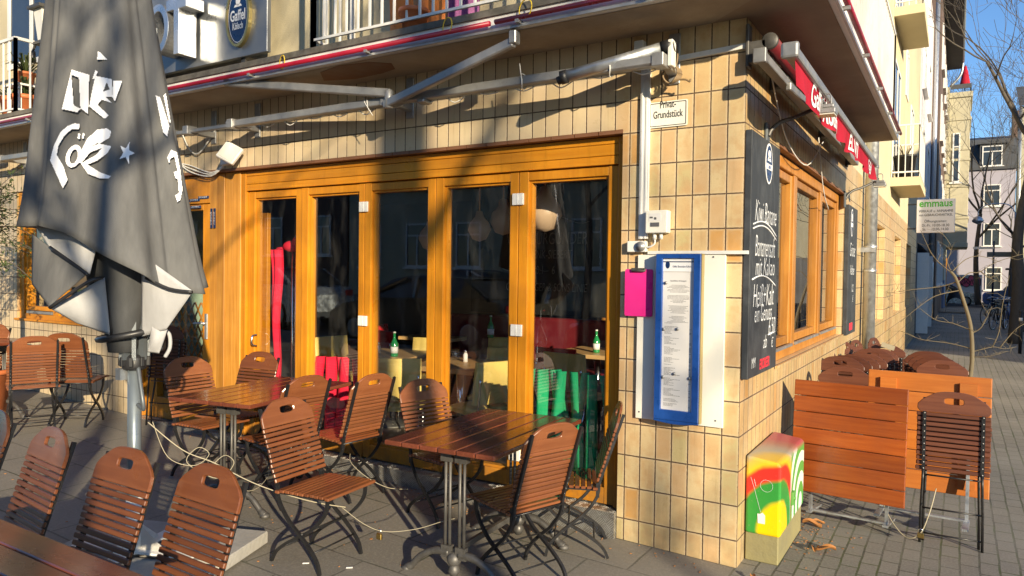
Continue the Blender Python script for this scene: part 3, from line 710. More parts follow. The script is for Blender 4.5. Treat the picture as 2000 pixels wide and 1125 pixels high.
q = MB(); q.cyl((.03, -.054, 0), (.03, -.04, 0), .03, n=18); q.cyl((.03, -.058, 0), (.03, -.054, 0), .022, n=18); q.build('dial', M['alu'], t)
q = MB(); q.bx(-.626, -.566, -.022, -.002, 1.90, 3.06); q.bx(-.618, -.604, -.026, -.022, 1.9, 3.06); q.bx(-.59, -.576, -.026, -.022, 1.9, 3.06)
tag(q.build('cable_conduit', M['whitemetal'], bevel=.002), 'white vertical cable trunking running down the tiled pier', 'conduit')
q = MB(); q.bx(-.56, .035, -.03, -.002, 1.806, 1.826); tag(q.build('batten', M['whitemetal']), 'thin white batten running across the tiles above the menu case', 'batten')
q = MB(); q.beam((-.45, -.012, 2.965), (.02, -.012, 2.985), .02, .03); tag(q.build('cable_duct', M['whitemetal']), 'thin white cable duct along the top of the corner pier', 'conduit')
# menu board and lit menu case
q = MB(); q.bx(-.625, -.09, -.022, -.002, .80, 1.803); mb = q.build('backing_board', M['cream_board'], bevel=.002)
tag(mb, 'tall white board screwed to the tiles behind the blue menu case', 'board')
q = MB()
for x, z in ((-.16, 1.79), (-.13, .84), (-.60, .84)): q.cyl((x, -.025, z), (x, -.022, z), .005, n=8)
q.build('screw', M['ink'], mb)
t = thing('menu_case', 'blue framed glass menu case with long printed menu on the white board', 'menu case', (-.347, 0, 0))
q = MB()
out = rrect(-.136, .136, .815, 1.808, .01); 
arc = [(-.136 + .272 * i / 10, .815 - .012 * sin(pi * i / 10)) for i in range(11)]
q.prism(arc + [(.136, 1.808), (-.136, 1.808)], .05, FRONT(0, -.024, 0)); q.build('housing', M['gold'], t)
fo = [(-.134, .825), (.134, .825), (.134, 1.806), (-.134, 1.806)]; fi = [(-.094, .885), (.094, .885), (.094, 1.78), (-.094, 1.78)]
q = MB(); q.ring(fo, fi, .022, FRONT(0, -.076, 0)); q.prism(arc[:1] + arc[1:] + [(.136, .824), (-.136, .824)], .02, FRONT(0, -.0755, 0)); q.build('frame', M['blue'], t, bevel=.003)
q = MB(); q.bx(-.094, .094, -.079, -.075, .885, 1.70); q.build('menu_sheet', M['paper'], t)
q = MB(); q.bx(-.094, .094, -.082, -.075, 1.702, 1.78); hd = q.build('header', M['letter'], t)
q = MB(); q.bx(-.094, .094, -.083, -.0822, 1.757, 1.763); q.text('Gaffel. Besonders Kölsch.', FRONT(.022, -.0826, 1.732), .017, xs=.66); q.prism(ell(-.066, 1.742, .013, .022), .0006, FRONT(0, -.0824, 0)); q.build('lettering', M['navy'], hd)
random.seed(3)
q = MB(); z = 1.635; k = 0
q.text('Spezialitäten & Schoppen', FRONT(.0, -.0794, 1.648), .012, xs=.8)
while z > .90:
    z -= .0068; k += 1
    if k % 9 in (0, 1) or random.random() < .12: continue
    if z > 1.40:
        w = random.uniform(.05, .14); x0 = -w / 2
    else: w = random.uniform(.03, .10); x0 = -.08
    x = x0
    while x < x0 + w:
        l = random.uniform(.004, .016); q.bx(x, min(x + l, x0 + w), -.0796, -.0792, z, z + .0021); x += l + .002
    if z < 1.40 and random.random() < .5: q.bx(.07, .082, -.0796, -.0792, z, z + .002)
q.build('printing', M['ink'], t)
for x, z in ((-.075, 1.635), (-.085, 1.36), (0.0, 1.365), (-.015, 1.10), (-.085, 1.075), (.078, 1.08)):
    q = MB(); q.cyl((x, -.087, z), (x, -.079, z), .0095, n=14); q.build('magnet', M['alu'], t)
# pink clipboard
t = thing('clipboard', 'hot pink clipboard hanging on the tiles left of the blue menu case', 'clipboard', (-.612, -.03, 0))
q = MB(); q.prism(rrect(-.09, .09, 1.427, 1.715, .012), .006, FRONT(0, 0, 0)); q.build('board', M['pink'], t)
q = MB(); q.bx(-.045, .045, -.02, -.005, 1.70, 1.722); q.cyl((-.04, -.018, 1.703), (.04, -.018, 1.703), .006, n=8); q.build('clip', M['iron'], t, bevel=.003)
# chalkboards on the side wall
def logo(par, y, z, x, hh, ww, full=True):
    q = MB(); q.prism(ell(y, z, ww, hh), .002, SIDE(x, 0, 0)); lo = q.build('emblem', M['letter'], par)
    q = MB(); q.prism(ell(y, z, ww * .84, hh * .9), .001, SIDE(x + .002, 0, 0)); q.build('emblem_field', M['navy'], lo)
    q = MB(); q.prism([(y - ww * .8, z - hh * .30), (y + ww * .8, z - hh * .30), (y + ww * .8, z - .02 * hh), (y - ww * .8, z - .02 * hh)], .001, SIDE(x + .003, 0, 0))
    q.prism(ell(y, z + hh * .45, ww * .35, hh * .22, 12), .001, SIDE(x + .003, 0, 0)); q.prism([(y - ww * .5, z + .12 * hh), (y + ww * .5, z + .12 * hh), (y + ww * .3, z + .3 * hh), (y - ww * .3, z + .3 * hh)], .001, SIDE(x + .003, 0, 0)); q.build('emblem_mark', M['letter'], lo)
    if full:
        q = MB(); q.text('Gaffel', SIDE(x + .0045, y, z - .16 * hh), hh * .30, xs=.8, bold=.02); q.text('Kölsch', SIDE(x + .0045, y, z - .5 * hh), hh * .2, xs=.8, bold=.02); q.build('emblem_name', M['blue'], lo)
t = thing('chalkboard', 'tall chalkboard beside the building corner advertising a banana drink in handwriting', 'chalkboard')
q = MB(); q.bx(.004, .04, .0, .75, 1.09, 2.513); q.build('panel', M['board'], t, bevel=.002)
FR = lambda y, z: SIDE(.0405, y, z)
logo(t, .43, 2.375, .0405, .125, .095)
q = MB()
hw = dict(shear=.22, off=-.013)
q.text('Kiwi Banane', FR(.385, 2.06), .185, xs=.62, **hw); q.text('Bananensaft', FR(.38, 1.855), .185, xs=.60, **hw); q.text('mit Kakao', FR(.39, 1.735), .16, xs=.78, **hw)
q.text('Heiß+Kalt', FR(.36, 1.56), .20, xs=.66, **hw); q.text('ein Genuss', FR(.36, 1.455), .155, xs=.66, **hw); q.text('6,50', FR(.60, 1.36), .16, xs=.7, **hw); q.text('ab', FR(.42, 1.275), .12, xs=.9, **hw); q.text('€', FR(.62, 1.255), .09, xs=1.0, **hw)
for a, (z0, h_) in enumerate(((1.955, .07), (1.93, .07), (1.64, .06))):
    pts = [(.0412, .06 + .62 * i / 14, z0 + h_ * sin(pi * (.12 + .8 * i / 14)) - .035 * i / 14) for i in range(15)]
    q.tube(pts, .005, 5)
q.tube([(.0412, .50, 1.315), (.0412, .70, 1.325)], .004, 5)
q.text('MM', FR(.13, 1.17), .09, xs=.7, **hw)
q.build('chalk_writing', M['chalk'], t)
q = MB(); q.text('EISKALT', FR(.40, 1.118), .062, xs=.8, bold=.02); q.build('red_writing', M['chalkred'], t) if False else None
q = MB(); q.text('ERDBEER', FR(.42, 1.145), .085, xs=.78, bold=.03, shear=.1); q.build('red_writing', M['chalkred'], t)
t = thing('chalkboard', 'second chalkboard between the street window and the downpipe, mostly bare', 'chalkboard')
q = MB(); q.bx(.005, .045, 4.24, 5.0, 1.06, 2.46); q.build('panel', M['board'], t, bevel=.002)
logo(t, 4.50, 2.28, .0455, .15, .09, False)
q = MB(); q.text('Grüner', SIDE(.046, 4.6, 1.98), .22, xs=.7, **hw); q.text('Veltliner', SIDE(.046, 4.6, 1.76), .16, xs=.7, **hw); q.text('0,2', SIDE(.046, 4.66, 1.56), .12, **hw); q.text('€', SIDE(.046, 4.7, 1.44), .1, **hw); q.build('chalk_writing', M['chalk'], t)
q = MB(); q.bx(.0455, .0462, 4.46, 4.72, 1.10, 1.18); q.build('red_writing', M['chalkred'], t)
# arm lamps over the chalkboards
def arm_lamp(y, z, lab, L=.30):
    t = thing('arm_lamp', lab, 'lamp', (0, y, z))
    q = MB(); q.bx(.002, .02, -.04, .04, -.13, .04); q.build('wall_plate', M['darkgrey'], t, bevel=.004)
    q = MB(); q.tube(smooth_path([(.02, 0, -.04), (.035, .01, .0), (.08, .05, .05), (.15, .10, .08), (L - .03, .20, .15)], 5), [.013] * 21, 10); q.build('arm', M['iron'], t)
    q = MB(); q.bx(L - .04, L + .08, .15, .27, .10, .135); q.bx(L - .03, L + .07, .16, .26, .135, .16); q.build('floodlight', M['alu'], t, bevel=.006)
    q = MB(); q.bx(L - .035, L + .075, .155, .265, .094, .1); q.build('lens', M['lampglass'], t)
    q = MB(); q.beam((L, .15, .12), (L, .15, .19), .016, .005, (0, 1, 0)); q.beam((L, .27, .12), (L, .27, .19), .016, .005, (0, 1, 0)); q.beam((L, .15, .19), (L, .27, .19), .016, .006); q.tube(smooth_path([(L - .03, .2, .16), (L - .02, .22, .22), (L + .04, .22, .23), (L + .05, .2, .15)], 5), .0045, 6); q.build('bracket', M['alu'], t)
arm_lamp(.50, 2.60, 'long armed floodlight reaching out over the near chalkboard below the red awning')
arm_lamp(4.16, 2.55, 'long armed floodlight reaching out over the far chalkboard beside the downpipe')
# floodlight with cables above the entrance
t = thing('floodlight', 'small square white floodlight fixed on the tiles above the entrance', 'floodlight', (-4.36, 0, 2.66))
q = MB(); q.bx(-.23, -.10, -.06, -.003, -.05, .09); q.build('junction_box', M['whitemetal'], t, bevel=.005)
R = Matrix.Rotation(radians(-22), 3, 'X') @ Matrix.Rotation(radians(28), 3, 'Z') @ Matrix.Rotation(radians(18), 3, 'Y')
q = MB(); q.box((.0, -.13, .03), (.18, .04, .17), R); q.build('lamp_body', M['whitemetal'], t, bevel=.008)
q = MB(); q.box(V((.0, -.13, .03)) + R @ V((0, -.022, 0)), (.15, .006, .14), R); q.build('lens', M['lampglass'], t)
q = MB()
for k in range(3): q.tube(smooth_path([(-.17, -.03, -.02), (-.4, -.02, -.10 - .015 * k), (-.7, -.02, -.02 - .03 * k), (-.9, -.02, .02)], 5), .006, 6)
q.tube(smooth_path([(-.3, -.02, .33), (-.55, -.03, .1), (-.7, -.03, .12), (-.85, -.02, .3)], 6), .007, 6); q.build('cable', M['whitemetal'], t)
# coil of cable on the conduit
t = thing('cable_coil', 'coiled brown cable hanging from a bracket at the top of the white conduit', 'cable', (-.40, -.10, 2.85))
q = MB()
for k in range(4):
    q.tube([(.055 * cos(2 * pi * i / 20) * (1 - .08 * k), -.012 * k + .01 * sin(i), .045 * sin(2 * pi * i / 20) * (1 + .06 * k)) for i in range(21)], .0055, 6)
q.tube(smooth_path([(.03, 0, -.03), (.08, 0, -.035), (.105, 0, -.05), (.11, 0, -.035)], 4), .006, 6); q.tube(smooth_path([(.02, 0, .04), (.03, 0, .12), (.0, .02, .2)], 4), .005, 6)
q.build('coil', pbr('brown cable', (.22, .15, .08), .6), t)
# --- front awning frame without its cloth
t = thing('awning_frame', 'bare grey folding arm awning frame along the front under the balcony', 'awning')
q = MB(); q.beam((-12, -.25, 2.895), (-4.95, -.25, 2.895), .07, .055); q.beam((-4.22, -.25, 2.897), (-.40, -.25, 2.897), .07, .055); q.beam((-4.95, -.25, 2.89), (-4.22, -.25, 2.89), .04, .035); q.beam((-.72, -.25, 2.9), (-.40, -.25, 2.9), .085, .05)
q.build('main_bar', M['alu'], t, bevel=.006)
q = MB()
for x in (-11, -8.2, -4.75, -4.15, -2.45, -.42):
    q.bx(x - .03, x + .03, -.20, -.003, 2.87, 2.92); q.bx(x - .035, x + .035, -.015, -.002, 2.82, 3.12); q.bx(x - .035, x + .035, -.30, -.20, 2.86, 2.935)
q.build('wall_bracket', M['alu'], t, bevel=.004)
for p0, p1 in (((-2.44, -.30, 2.86), (-1.262, -.47, 3.075)), ((-2.38, -.30, 2.935), (-3.93, -.47, 3.165)), ((-11, -.30, 2.9), (-8.0, -.47, 3.1))):
    q = MB(); q.beam(p0, p1, .045, .06); q.build('folding_arm', M['alu'], t, bevel=.008)
q = MB(); q.cyl((-2.40, -.30, 2.83), (-2.40, -.30, 2.96), .032, n=14); q.bx(-1.285, -1.235, -.50, -.44, 3.06, 3.14); q.bx(-3.96, -3.90, -.50, -.44, 3.14, 3.20); q.bx(-2.15, -2.09, -.30, -.2, 2.845, 2.87); q.build('elbow_joint', M['alu'], t, bevel=.006)
q = MB(); q.cyl((-.985, -.33, 2.862), (-.415, -.20, 2.985), .036, n=20); q.build('roller_tube', M['galv'], t)
q = MB(); q.cyl((-1.01, -.336, 2.857), (-.972, -.327, 2.865), .041, n=20); q.cyl((-1.03, -.34, 2.84), (-1.0, -.335, 2.85), .025, n=12); q.cyl((-.43, -.2035, 2.982), (-.36, -.188, 2.997), .04, n=20); q.build('roller_cap', M['black'], t)
q = MB(); q.bx(-.385, -.355, -.23, -.17, 2.87, 3.02); q.bx(-.66, -.60, -.06, -.003, 2.98, 3.10); q.build('end_bracket', M['whitemetal'], t, bevel=.004)
q = MB()
for x in (-1.32, -2.62, -.72): 
    q.tube([(x + .012 * cos(a), -.25 + .048 * cos(2 * pi * a / 12), 2.897 + .048 * sin(2 * pi * a / 12)) for a in range(13)], .004, 5)
q.tube([(-1.32, -.29, 2.93), (-1.33, -.29, 3.0)], .004, 5); q.tube([(-2.66, -.28, 2.97), (-2.64, -.29, 2.9), (-2.56, -.29, 2.80)], .003, 5)
for k in range(14):
    x = -4.1 + k * .27; q.tube(smooth_path([(x, -.23, 2.866), (x + .06, -.22, 2.856 - .012 * (k % 3)), (x + .14, -.22, 2.862)], 3), .004, 5)
q.build('cable_tie', M['whitemetal'], t)
# red tube along the slab edge
for pts, lab in (([(-12, -.53, 3.195), (-4.7, -.53, 3.19), (-1.40, -.53, 3.19)], 'dark red tube clipped along the balcony edge above the left glass doors'), ([(-1.36, -.53, 3.192), (.40, -.53, 3.20), (.47, -.52, 3.20), (.495, -.46, 3.20), (.495, 4.5, 3.21)], 'dark red tube clipped along the balcony edge and round the corner')):
    q = MB(); q.tube(pts, .016, 10); tb = tag(q.build('red_tube', M['redpipe']), lab, 'tube')
    q = MB()
    for x in ((-11, -9, -7, -5, -3.6, -2.4) if pts[0][0] < -5 else (-1.2, -.4)): q.bx(x - .012, x + .012, -.548, -.492, 3.16, 3.18)
    if pts[0][0] > -5:
        for y in (.2, 1.2, 2.2, 3.2, 4.2): q.bx(.462, .51, y - .012, y + .012, 3.165, 3.185)
    q.build('clip', M['alu'], tb)
for k, (x, y, z, r, lab) in enumerate(((-3.25, -.52, 3.22, .05, 'yellow wire loop round the tube left of the balcony rail'), (-1.72, -.53, 3.23, .05, 'yellow wire loop on the tube beside the front gap'), (-1.15, -.53, 3.235, .055, 'yellow wire loop right of the gap in the tube'))):
    q = MB(); q.tube([(x + r * cos(a), y - .02 * cos(a), z + r * 1.0 * sin(a)) for a in [2 * pi * i / 16 for i in range(17)]], .004, 5); tag(q.build('wire_loop', M['yellowwire']), lab, 'wire', 'yellow wire loops on the red tube')
# --- side awning, rolled in
t = thing('side_awning', 'rolled in red awning on the side wall with white lettering on its valance', 'awning')
CX, CZ = .285, 2.85
q = MB(); q.bx(CX - .035, CX + .035, -.24, 4.1, CZ - .03, CZ + .03); q.build('front_bar', M['alu'], t, bevel=.014, seg=2)
q = MB(); q.bx(CX - .045, CX + .045, -.28, -.24, CZ - .042, CZ + .042); q.build('end_cap', M['alu'], t, bevel=.014, seg=2)
def val(u, v):
    y = -.18 + 4.24 * u; wv = .012 * sin(u * 46) + .008 * sin(u * 19 + 1)
    sc = .035 * abs(sin(u * pi * 9)) if v > .99 else 0
    return (CX + .01 + wv * v * 1.3, y, CZ - .03 - (.155 - .02) * v - sc * 0.6)
q = MB(); q.grid(lambda u, v: val(u, v), 130, 4); vl = q.build('valance', M['red'], t)
def vtext(body, yc, size, mat):
    q = MB(); q.text(body, ((0, 0, 0), (1, 0, 0), (0, 1, 0)), size, xs=1.0, bold=.02)
    q.v = [((lambda p: (p[0] + .004, p[1], p[2]))(val((yc + x + .18) / 4.24, .5 - y_ / .135))) for (x, y_, z_) in q.v]; q.build('lettering', mat, vl)
vtext('Gaffel-Kölsch', .85, .19, M['letter']); vtext('EL INTI', 2.35, .17, M['letter']); vtext('Gaffel', 3.6, .15, M['letter'])
q = MB(); q.cyl((.13, .0, 2.99), (.13, 4.25, 2.99), .042, n=16); q.build('cloth_roll', M['maroon'], t)  # maroon in place of awning red: shadow put into the roll's colour
q = MB(); q.beam((.09, -.06, 2.90), (.09, 4.3, 2.90), .06, .05); q.bx(.055, .125, -.09, -.05, 2.86, 2.94); q.build('carrier_bar', M['alu'], t, bevel=.004)
q = MB()
for y in (.0, .62, 2.5, 4.25): q.bx(.002, .11, y - .03, y + .03, 2.88, 3.0); q.bx(.002, .02, y - .04, y + .04, 2.86, 3.10)
q.cyl((.13, -.03, 2.99), (.13, .0, 2.99), .045, n=18); q.cyl((.13, 4.25, 2.99), (.13, 4.28, 2.99), .045, n=18); q.build('bracket', M['iron'], t, bevel=.004)
for a in ((.55, 2.0), (3.6, 2.25)):
    q = MB(); q.beam((.12, a[0], 2.87), (.20, a[1], 2.845), .035, .05); q.beam((.20, a[1], 2.835), (CX, a[0] + .1, 2.83), .03, .045); q.build('folding_arm', M['alu'], t, bevel=.006)
q = MB(); q.tube(smooth_path([(.03, .5, 2.93), (.03, 1.0, 2.62), (.03, 1.8, 2.55), (.03, 2.6, 2.88)], 6), .005, 5); q.tube(smooth_path([(.03, 2.3, 2.85), (.03, 2.6, 2.45), (.02, 3.0, 2.3)], 5), .004, 5); q.build('cable', M['whitemetal'], t)
# --- signboard with the letters above the entrance
t = thing('signboard', 'brushed metal signboard with raised letters and oval emblems above the entrance', 'sign')
q = MB(); q.bx(-6.98, -3.745, -.25, -.21, 3.446, 4.35); q.build('panel', pbr('brushed metal panel', (.27, .28, .29), .36, .6, var=.12, scale=3), t, bevel=.004)
q = MB()
for x in (-6.6, -5.4, -4.1): q.bx(x, x + .05, -.22, -.003, 3.30, 3.46)
q.build('support', M['iron'], t)
D = .17; LB = FRONT(0, -.25, 0); LM = M['galv']
def letter(build, n): 
    q = MB(); build(q); q.build(n, pbr('polished sign letter', (.66, .66, .66), .3, .7, var=.06, scale=3) if 'sl' not in M else M['sl'], t, bevel=.003)
M['sl'] = pbr('polished sign letter', (.66, .66, .66), .3, .7, var=.06, scale=3)
n_ = 32
letter(lambda q: q.ring(ell(-4.935, 3.765, .155, .215, n_), ell(-4.935, 3.765, .095, .150, n_), D, FRONT(0, -.27, 0)), 'letter_o')
letter(lambda q: (q.prism([(-4.705, 3.51), (-4.635, 3.51), (-4.635, 3.89), (-4.53, 3.89), (-4.53, 3.985), (-4.81, 3.985), (-4.81, 3.89), (-4.705, 3.89)], D, FRONT(0, -.27, 0))), 'letter_t')
letter(lambda q: (q.prism([(-6.55, 3.53), (-6.46, 3.53), (-6.43, 3.64), (-6.30, 3.64), (-6.27, 3.53), (-6.18, 3.53), (-6.31, 3.97), (-6.42, 3.97)], D, FRONT(0, -.27, 0))), 'letter_a')
for ox, oz in ((-4.075, 3.78), (-6.80, 3.78)):
    q = MB(); q.ring(ell(ox, oz, .15, .255, 40), ell(ox, oz, .128, .232, 40), .035, FRONT(0, -.25, 0)); em = q.build('emblem', M['gold'], t)
    q = MB(); q.prism(ell(ox, oz, .13, .234, 40), .025, FRONT(0, -.25, 0)); q.build('emblem_field', M['navy'], em)
    q = MB(); q.text('Gaffel', FRONT(ox, -.2765, oz + .0), .125, xs=.66, bold=.025); q.text('Kölsch', FRONT(ox, -.2765, oz - .085), .08, xs=.62, bold=.025)
    q.ring(ell(ox, oz, .118, .220, 40), ell(ox, oz, .115, .216, 40), .001, FRONT(0, -.2757, 0)); q.prism(ell(ox, oz + .125, .028, .04, 14), .001, FRONT(0, -.2757, 0)); q.prism([(ox - .05, oz + .075), (ox + .05, oz + .075), (ox + .035, oz + .095), (ox - .035, oz + .095)], .001, FRONT(0, -.2757, 0)); q.build('emblem_mark', M['letter'], em)
# --- things on the left balcony
def pot(x, y, z, r, h, lab, group=None, plant=True):
    t = thing('flower_pot', lab, 'flower pot', (x, y, z), group=group)
    q = MB(); q.lathe([(0, 0), (r * .72, 0), (r * .95, h * .82), (r * 1.08, h * .82), (r * 1.08, h), (r * .95, h), (r * .9, h * .9), (0, h * .9)], n=24); q.build('pot', M['terracotta'], t)
    if plant:
        q = MB()
        for k in range(26):
            a = random.uniform(0, 6.28); l = random.uniform(.10, .28); e_ = random.uniform(.3, 1.3); d = V((cos(a) * cos(e_), sin(a) * cos(e_), sin(e_)))
            p0 = V((0, 0, h * .9)); p1 = p0 + d * l; p2 = p1 + V((d.x, d.y, -.4)) * l * .5; w = V((-sin(a), cos(a), 0)) * .014
            q.add([p0 - w * .4, p0 + w * .4, p1 + w, p1 - w, p2], [(0, 1, 2, 3), (3, 2, 4)])
        q.build('foliage', M['leaf'], t)
pot(-7.62, -.27, 3.29, .13, .24, 'terracotta pot standing behind the white rail of the left balcony', 'terracotta pots on the balconies')
pot(-7.95, -.25, 3.29, .12, .26, 'terracotta pot further left on the left balcony', 'terracotta pots on the balconies')
q = MB(); q.bx(-7.80, -7.50, -.40, -.10, 3.62, 3.64); q.bx(-7.78, -7.75, -.38, -.35, 3.29, 3.62); q.bx(-7.55, -7.52, -.38, -.35, 3.29, 3.62); q.bx(-7.78, -7.75, -.15, -.12, 3.29, 3.62); q.bx(-7.55, -7.52, -.15, -.12, 3.29, 3.62); tag(q.build('plant_shelf', M['white']), 'small white plant shelf on the left balcony', 'shelf')
pot(-7.65, -.25, 3.64, .09, .15, 'terracotta pot on the small white shelf of the left balcony', 'terracotta pots on the balconies')
t = thing('lantern', 'white square lantern on a wall arm beside the left balcony', 'lantern', (-7.33, -.20, 4.08))
q = MB(); q.lathe([(.075, 0), (.12, .34), (.0, .34)], n=4, smooth=False, R=rotz(pi / 4)); q.build('shade', M['cream_board'], t)
q = MB(); q.bx(-.13, .13, -.13, .13, .34, .37); q.bx(-.09, .09, -.09, .09, -.03, .0); q.bx(-.02, .02, -.02, .02, -.85, -.03); q.tube(smooth_path([(-.05, 0, -.03), (-.2, 0, .02), (-.28, 0, -.05)], 4), .012); q.cyl((-.28, 0, -.05), (-.27, 0, -.17), .025, .03); q.bx(-.02, .02, .0, .2, -.85, -.80); q.build('bracket', M['iron'], t)
# --- things on the right balcony
t = thing('folded_screen', 'orange folded fabric screen standing behind the rail of the front balcony', 'screen')
for x0, x1, z1 in ((-2.52, -2.30, 4.6), (-2.25, -2.02, 4.6)):
    q = MB(); q.grid(lambda u, v: (x0 + (x1 - x0) * u + .01 * sin(v * 9), -.22 - .05 * sin(u * pi) + .06 * (1 - v), 3.30 + (z1 - 3.3) * v), 10, 14); q.build('panel', M['orange'], t)
pot(-2.13, -.36, 3.29, .10, .16, 'dark bowl shaped pot beside the orange screen on the front balcony', plant=False)
q = MB(); q.grid(lambda u, v: (-2.0 + .24 * u, -.15 + .03 * sin(u * 14), 3.33 + 1.0 * v), 24, 6); tag(q.build('hanging_cloth', M['purple']), 'purple patterned cloth hanging beside the orange screen', 'cloth')
q = MB(); q.bx(-1.40, -1.12, -.40, -.32, 3.29, 3.33, ); tb = tag(q.build('green_tool', pbr('lime plastic', (.45, .60, .05), .4), bevel=.01), 'lime green plastic object lying on the balcony edge', 'tool')
t = thing('planter_tub', 'black plastic planter tub on the lower small balcony of the side wall', 'planter', (.20, 10.4, 3.43))
q = MB(); q.lathe([(0, 0), (.14, 0), (.18, .38), (.2, .38), (.2, .42), (.17, .42), (.16, .36), (0, .36)], n=24); q.build('tub', M['black'], t)
q = MB()
for k in range(30):
    a = random.uniform(0, 6.28); l = random.uniform(.1, .3); q.tube([(0, 0, .36), (cos(a) * l * .5, sin(a) * l * .5, .36 + l)], .004, 4)
q.build('stems', M['barky'], t)
# ------------------------------------------------------------------ garden chairs
W = .40
def arch(w, h, n=14, hs=.34):
    """outline of the arched head board, straight lower sides"""
    k = w / .40; r = [(.200, 0), (.200, .040), (.198, .056), (.190, .070), (.178, .082), (.125, .122), (.108, .133), (.088, .141), (.06, .147), (.03, .1495), (.0, .150)]
    r = [(x * k, z * h / .15) for x, z in r]
    return [(-x, z) for x, z in r[:1]] + r + [(-x, z) for x, z in r[-2:0:-1]]
def resample(poly, n, start=None):
    P = [V((*p, 0)) for p in poly]; L = [0]
    for i in range(len(P)): L.append(L[-1] + (P[(i + 1) % len(P)] - P[i]).length)
    out = []
    for k in range(n):
        s = L[-1] * k / n; i = max(j for j in range(len(P)) if L[j] <= s + 1e-9)
        q = P[i] + (P[(i + 1) % len(P)] - P[i]) * ((s - L[i]) / max(1e-9, L[i + 1] - L[i])); out.append((q.x, q.y))
    return out
def head_board(m, fr, t, w=W, h=.135):
    out = arch(w, h); c = (0, h * .56)
    N = 48; oo = []; ii = []
    O = resample(out, 400)
    for k in range(N):
        a = 2 * pi * k / N; dx, dy = cos(a), sin(a)
        best = max(((p[0] - c[0]) * dx + (p[1] - c[1]) * dy) / max(1e-6, hypot(p[0] - c[0], p[1] - c[1])) for p in O)
        p = max(O, key=lambda p: ((p[0] - c[0]) * dx + (p[1] - c[1]) * dy) / max(1e-6, hypot(p[0] - c[0], p[1] - c[1])))
        oo.append(p)
        ex = .052; ey = .0195; ii.append((c[0] + ex * (abs(dx) ** .6) * (1 if dx > 0 else -1) if abs(dx) > 1e-6 else c[0], c[1] + ey * (abs(dy) ** .45) * (1 if dy > 0 else -1) if abs(dy) > 1e-6 else c[1]))
    m.ring(oo, ii, t, fr)
def make_chair(label, group):
    t = thing('garden_chair', label, 'chair', group=group)
    b0 = V((-.182, 0, .455)); top = V((-.323, 0, .885)); u = (top - b0).normalized(); nrm = V((u.z, 0, -u.x)); L = (top - b0).length
    m = MB()
    hb = b0 + u * (L - .15)
    head_board(m, (hb - nrm * .007, V((0, 1, 0)), u), .016, W, .15)
    n = 11; sp = (L - .15) / n
    R = Matrix((V((0, 1, 0)), u, V((0, 1, 0)).cross(u))).transposed()
    for i in range(n):
        c = b0 + u * (sp * (i + .5)); j = random.uniform(-.0015, .0015)
        m.box(c + V((j, random.uniform(-.003, .003), 0)), (W, sp - .0068, .014), R)
    m.build('backrest', M['chair'], t, bevel=.003)
    m = MB(); k = 11
    for i in range(k):
        x = -.17 + .345 * i / (k - 1); m.box((x, random.uniform(-.003, .003), .418 - (.006 if i in (0, k - 1) else 0) + .01 * (i / k)), (.0275, W, .016))
    m.build('seat', M['chair'], t, bevel=.003)
    def leg(pts, sy, w):
        m = MB(); m.tube(smooth_path([(x, sy, z) for x, z in pts], 5), .0115, 4, flat=None); m.build('leg', M['steelblack'], t)
    for s in (1, -1):
        leg([(-.328, .845), (-.255, .625), (-.198, .455), (-.190, .39), (-.165, .33), (-.10, .25), (-.02, .185), (.05, .12), (.095, .06), (.112, .0)], s * .172, 1)
        leg([(.150, .405), (.143, .35), (.115, .30), (.05, .235), (-.02, .19), (-.13, .13), (-.215, .065), (-.25, .0)], s * .158, 1)
    m = MB()
    for s in (1, -1): m.beam((-.185, s * .165, .402), (.16, s * .165, .412), .008, .018); m.beam((-.185, s * .178, .445), (-.185, s * .178, .36), .012, .02)
    m.tube([(-.195, -.178, .405), (-.195, .178, .405)], .006, 6); m.build('seat_frame', M['steelblack'], t)
    m = MB()
    for x, z, y in ((.062, .108, .172), (-.17, .098, .158), (-.02, .195, .172)): m.tube([(x, -y, z), (x, y, z)], .0055, 6)
    m.build('stretcher', M['steelblack'], t)
    m = MB()
    for s in (1, -1):
        for i in range(13):
            c = b0 + u * (L * (i + .5) / 14) - nrm * .0205 + V((0, s * .172, 0)); m.ball(c, .0042, 6, 4)
    m.build('rivet', M['alu'], t)
    return t
CHAIRS = 'brown slatted folding chairs on the terrace'
A = make_chair('slatted folding chair with its empty seat toward the pavement, left of the front table', CHAIRS)
A.location = (-1.926, -1.327, gz(-1.926)); A.rotation_euler = (0, 0, .082)
def chair(x, y, rz, lab, g=CHAIRS, tilt=0.0):
    return dup(A, (x, y, gz(x)), rz, lab, g, rot=(0, tilt, rz))
chair(-.987, -.836, 2.813, 'slatted folding chair seen from behind at the right front of the front table')
chair(-1.786, -.367, -.262, 'slatted folding chair with glaring white sunlit back beside the glass doors')
chair(-.943, -.317, 3.60, 'slatted folding chair seen edge on against the corner pier')
chair(-3.70, -.78, -.02, 'slatted folding chair on the left of the second table, its back half in shadow')
chair(-2.955, -.772, 3.055, 'slatted folding chair seen from behind at the near right of the second table')
chair(-2.70, -.40, 3.05, 'slatted folding chair seen from behind between the second table and the glass doors')
chair(-3.80, -.52, -1.45, 'slatted folding chair behind the second table, facing the terrace')
R0 = 'row of slatted chairs leaning toward the long table at the front'
for x, y, rz, lab in ((-2.96, -2.83, -1.70, 'cut off leftmost chair of the row at the front table'), (-2.413, -2.842, -1.676, 'second chair from the left in the row at the front table'), (-1.83, -2.823, -1.568, 'chair in front of the parasol base in the row at the front table'), (-1.376, -2.761, -1.609, 'rightmost chair of the row at the front table')):
    chair(x, y, rz, lab, R0)
R1 = 'slatted chairs at the far left tables'
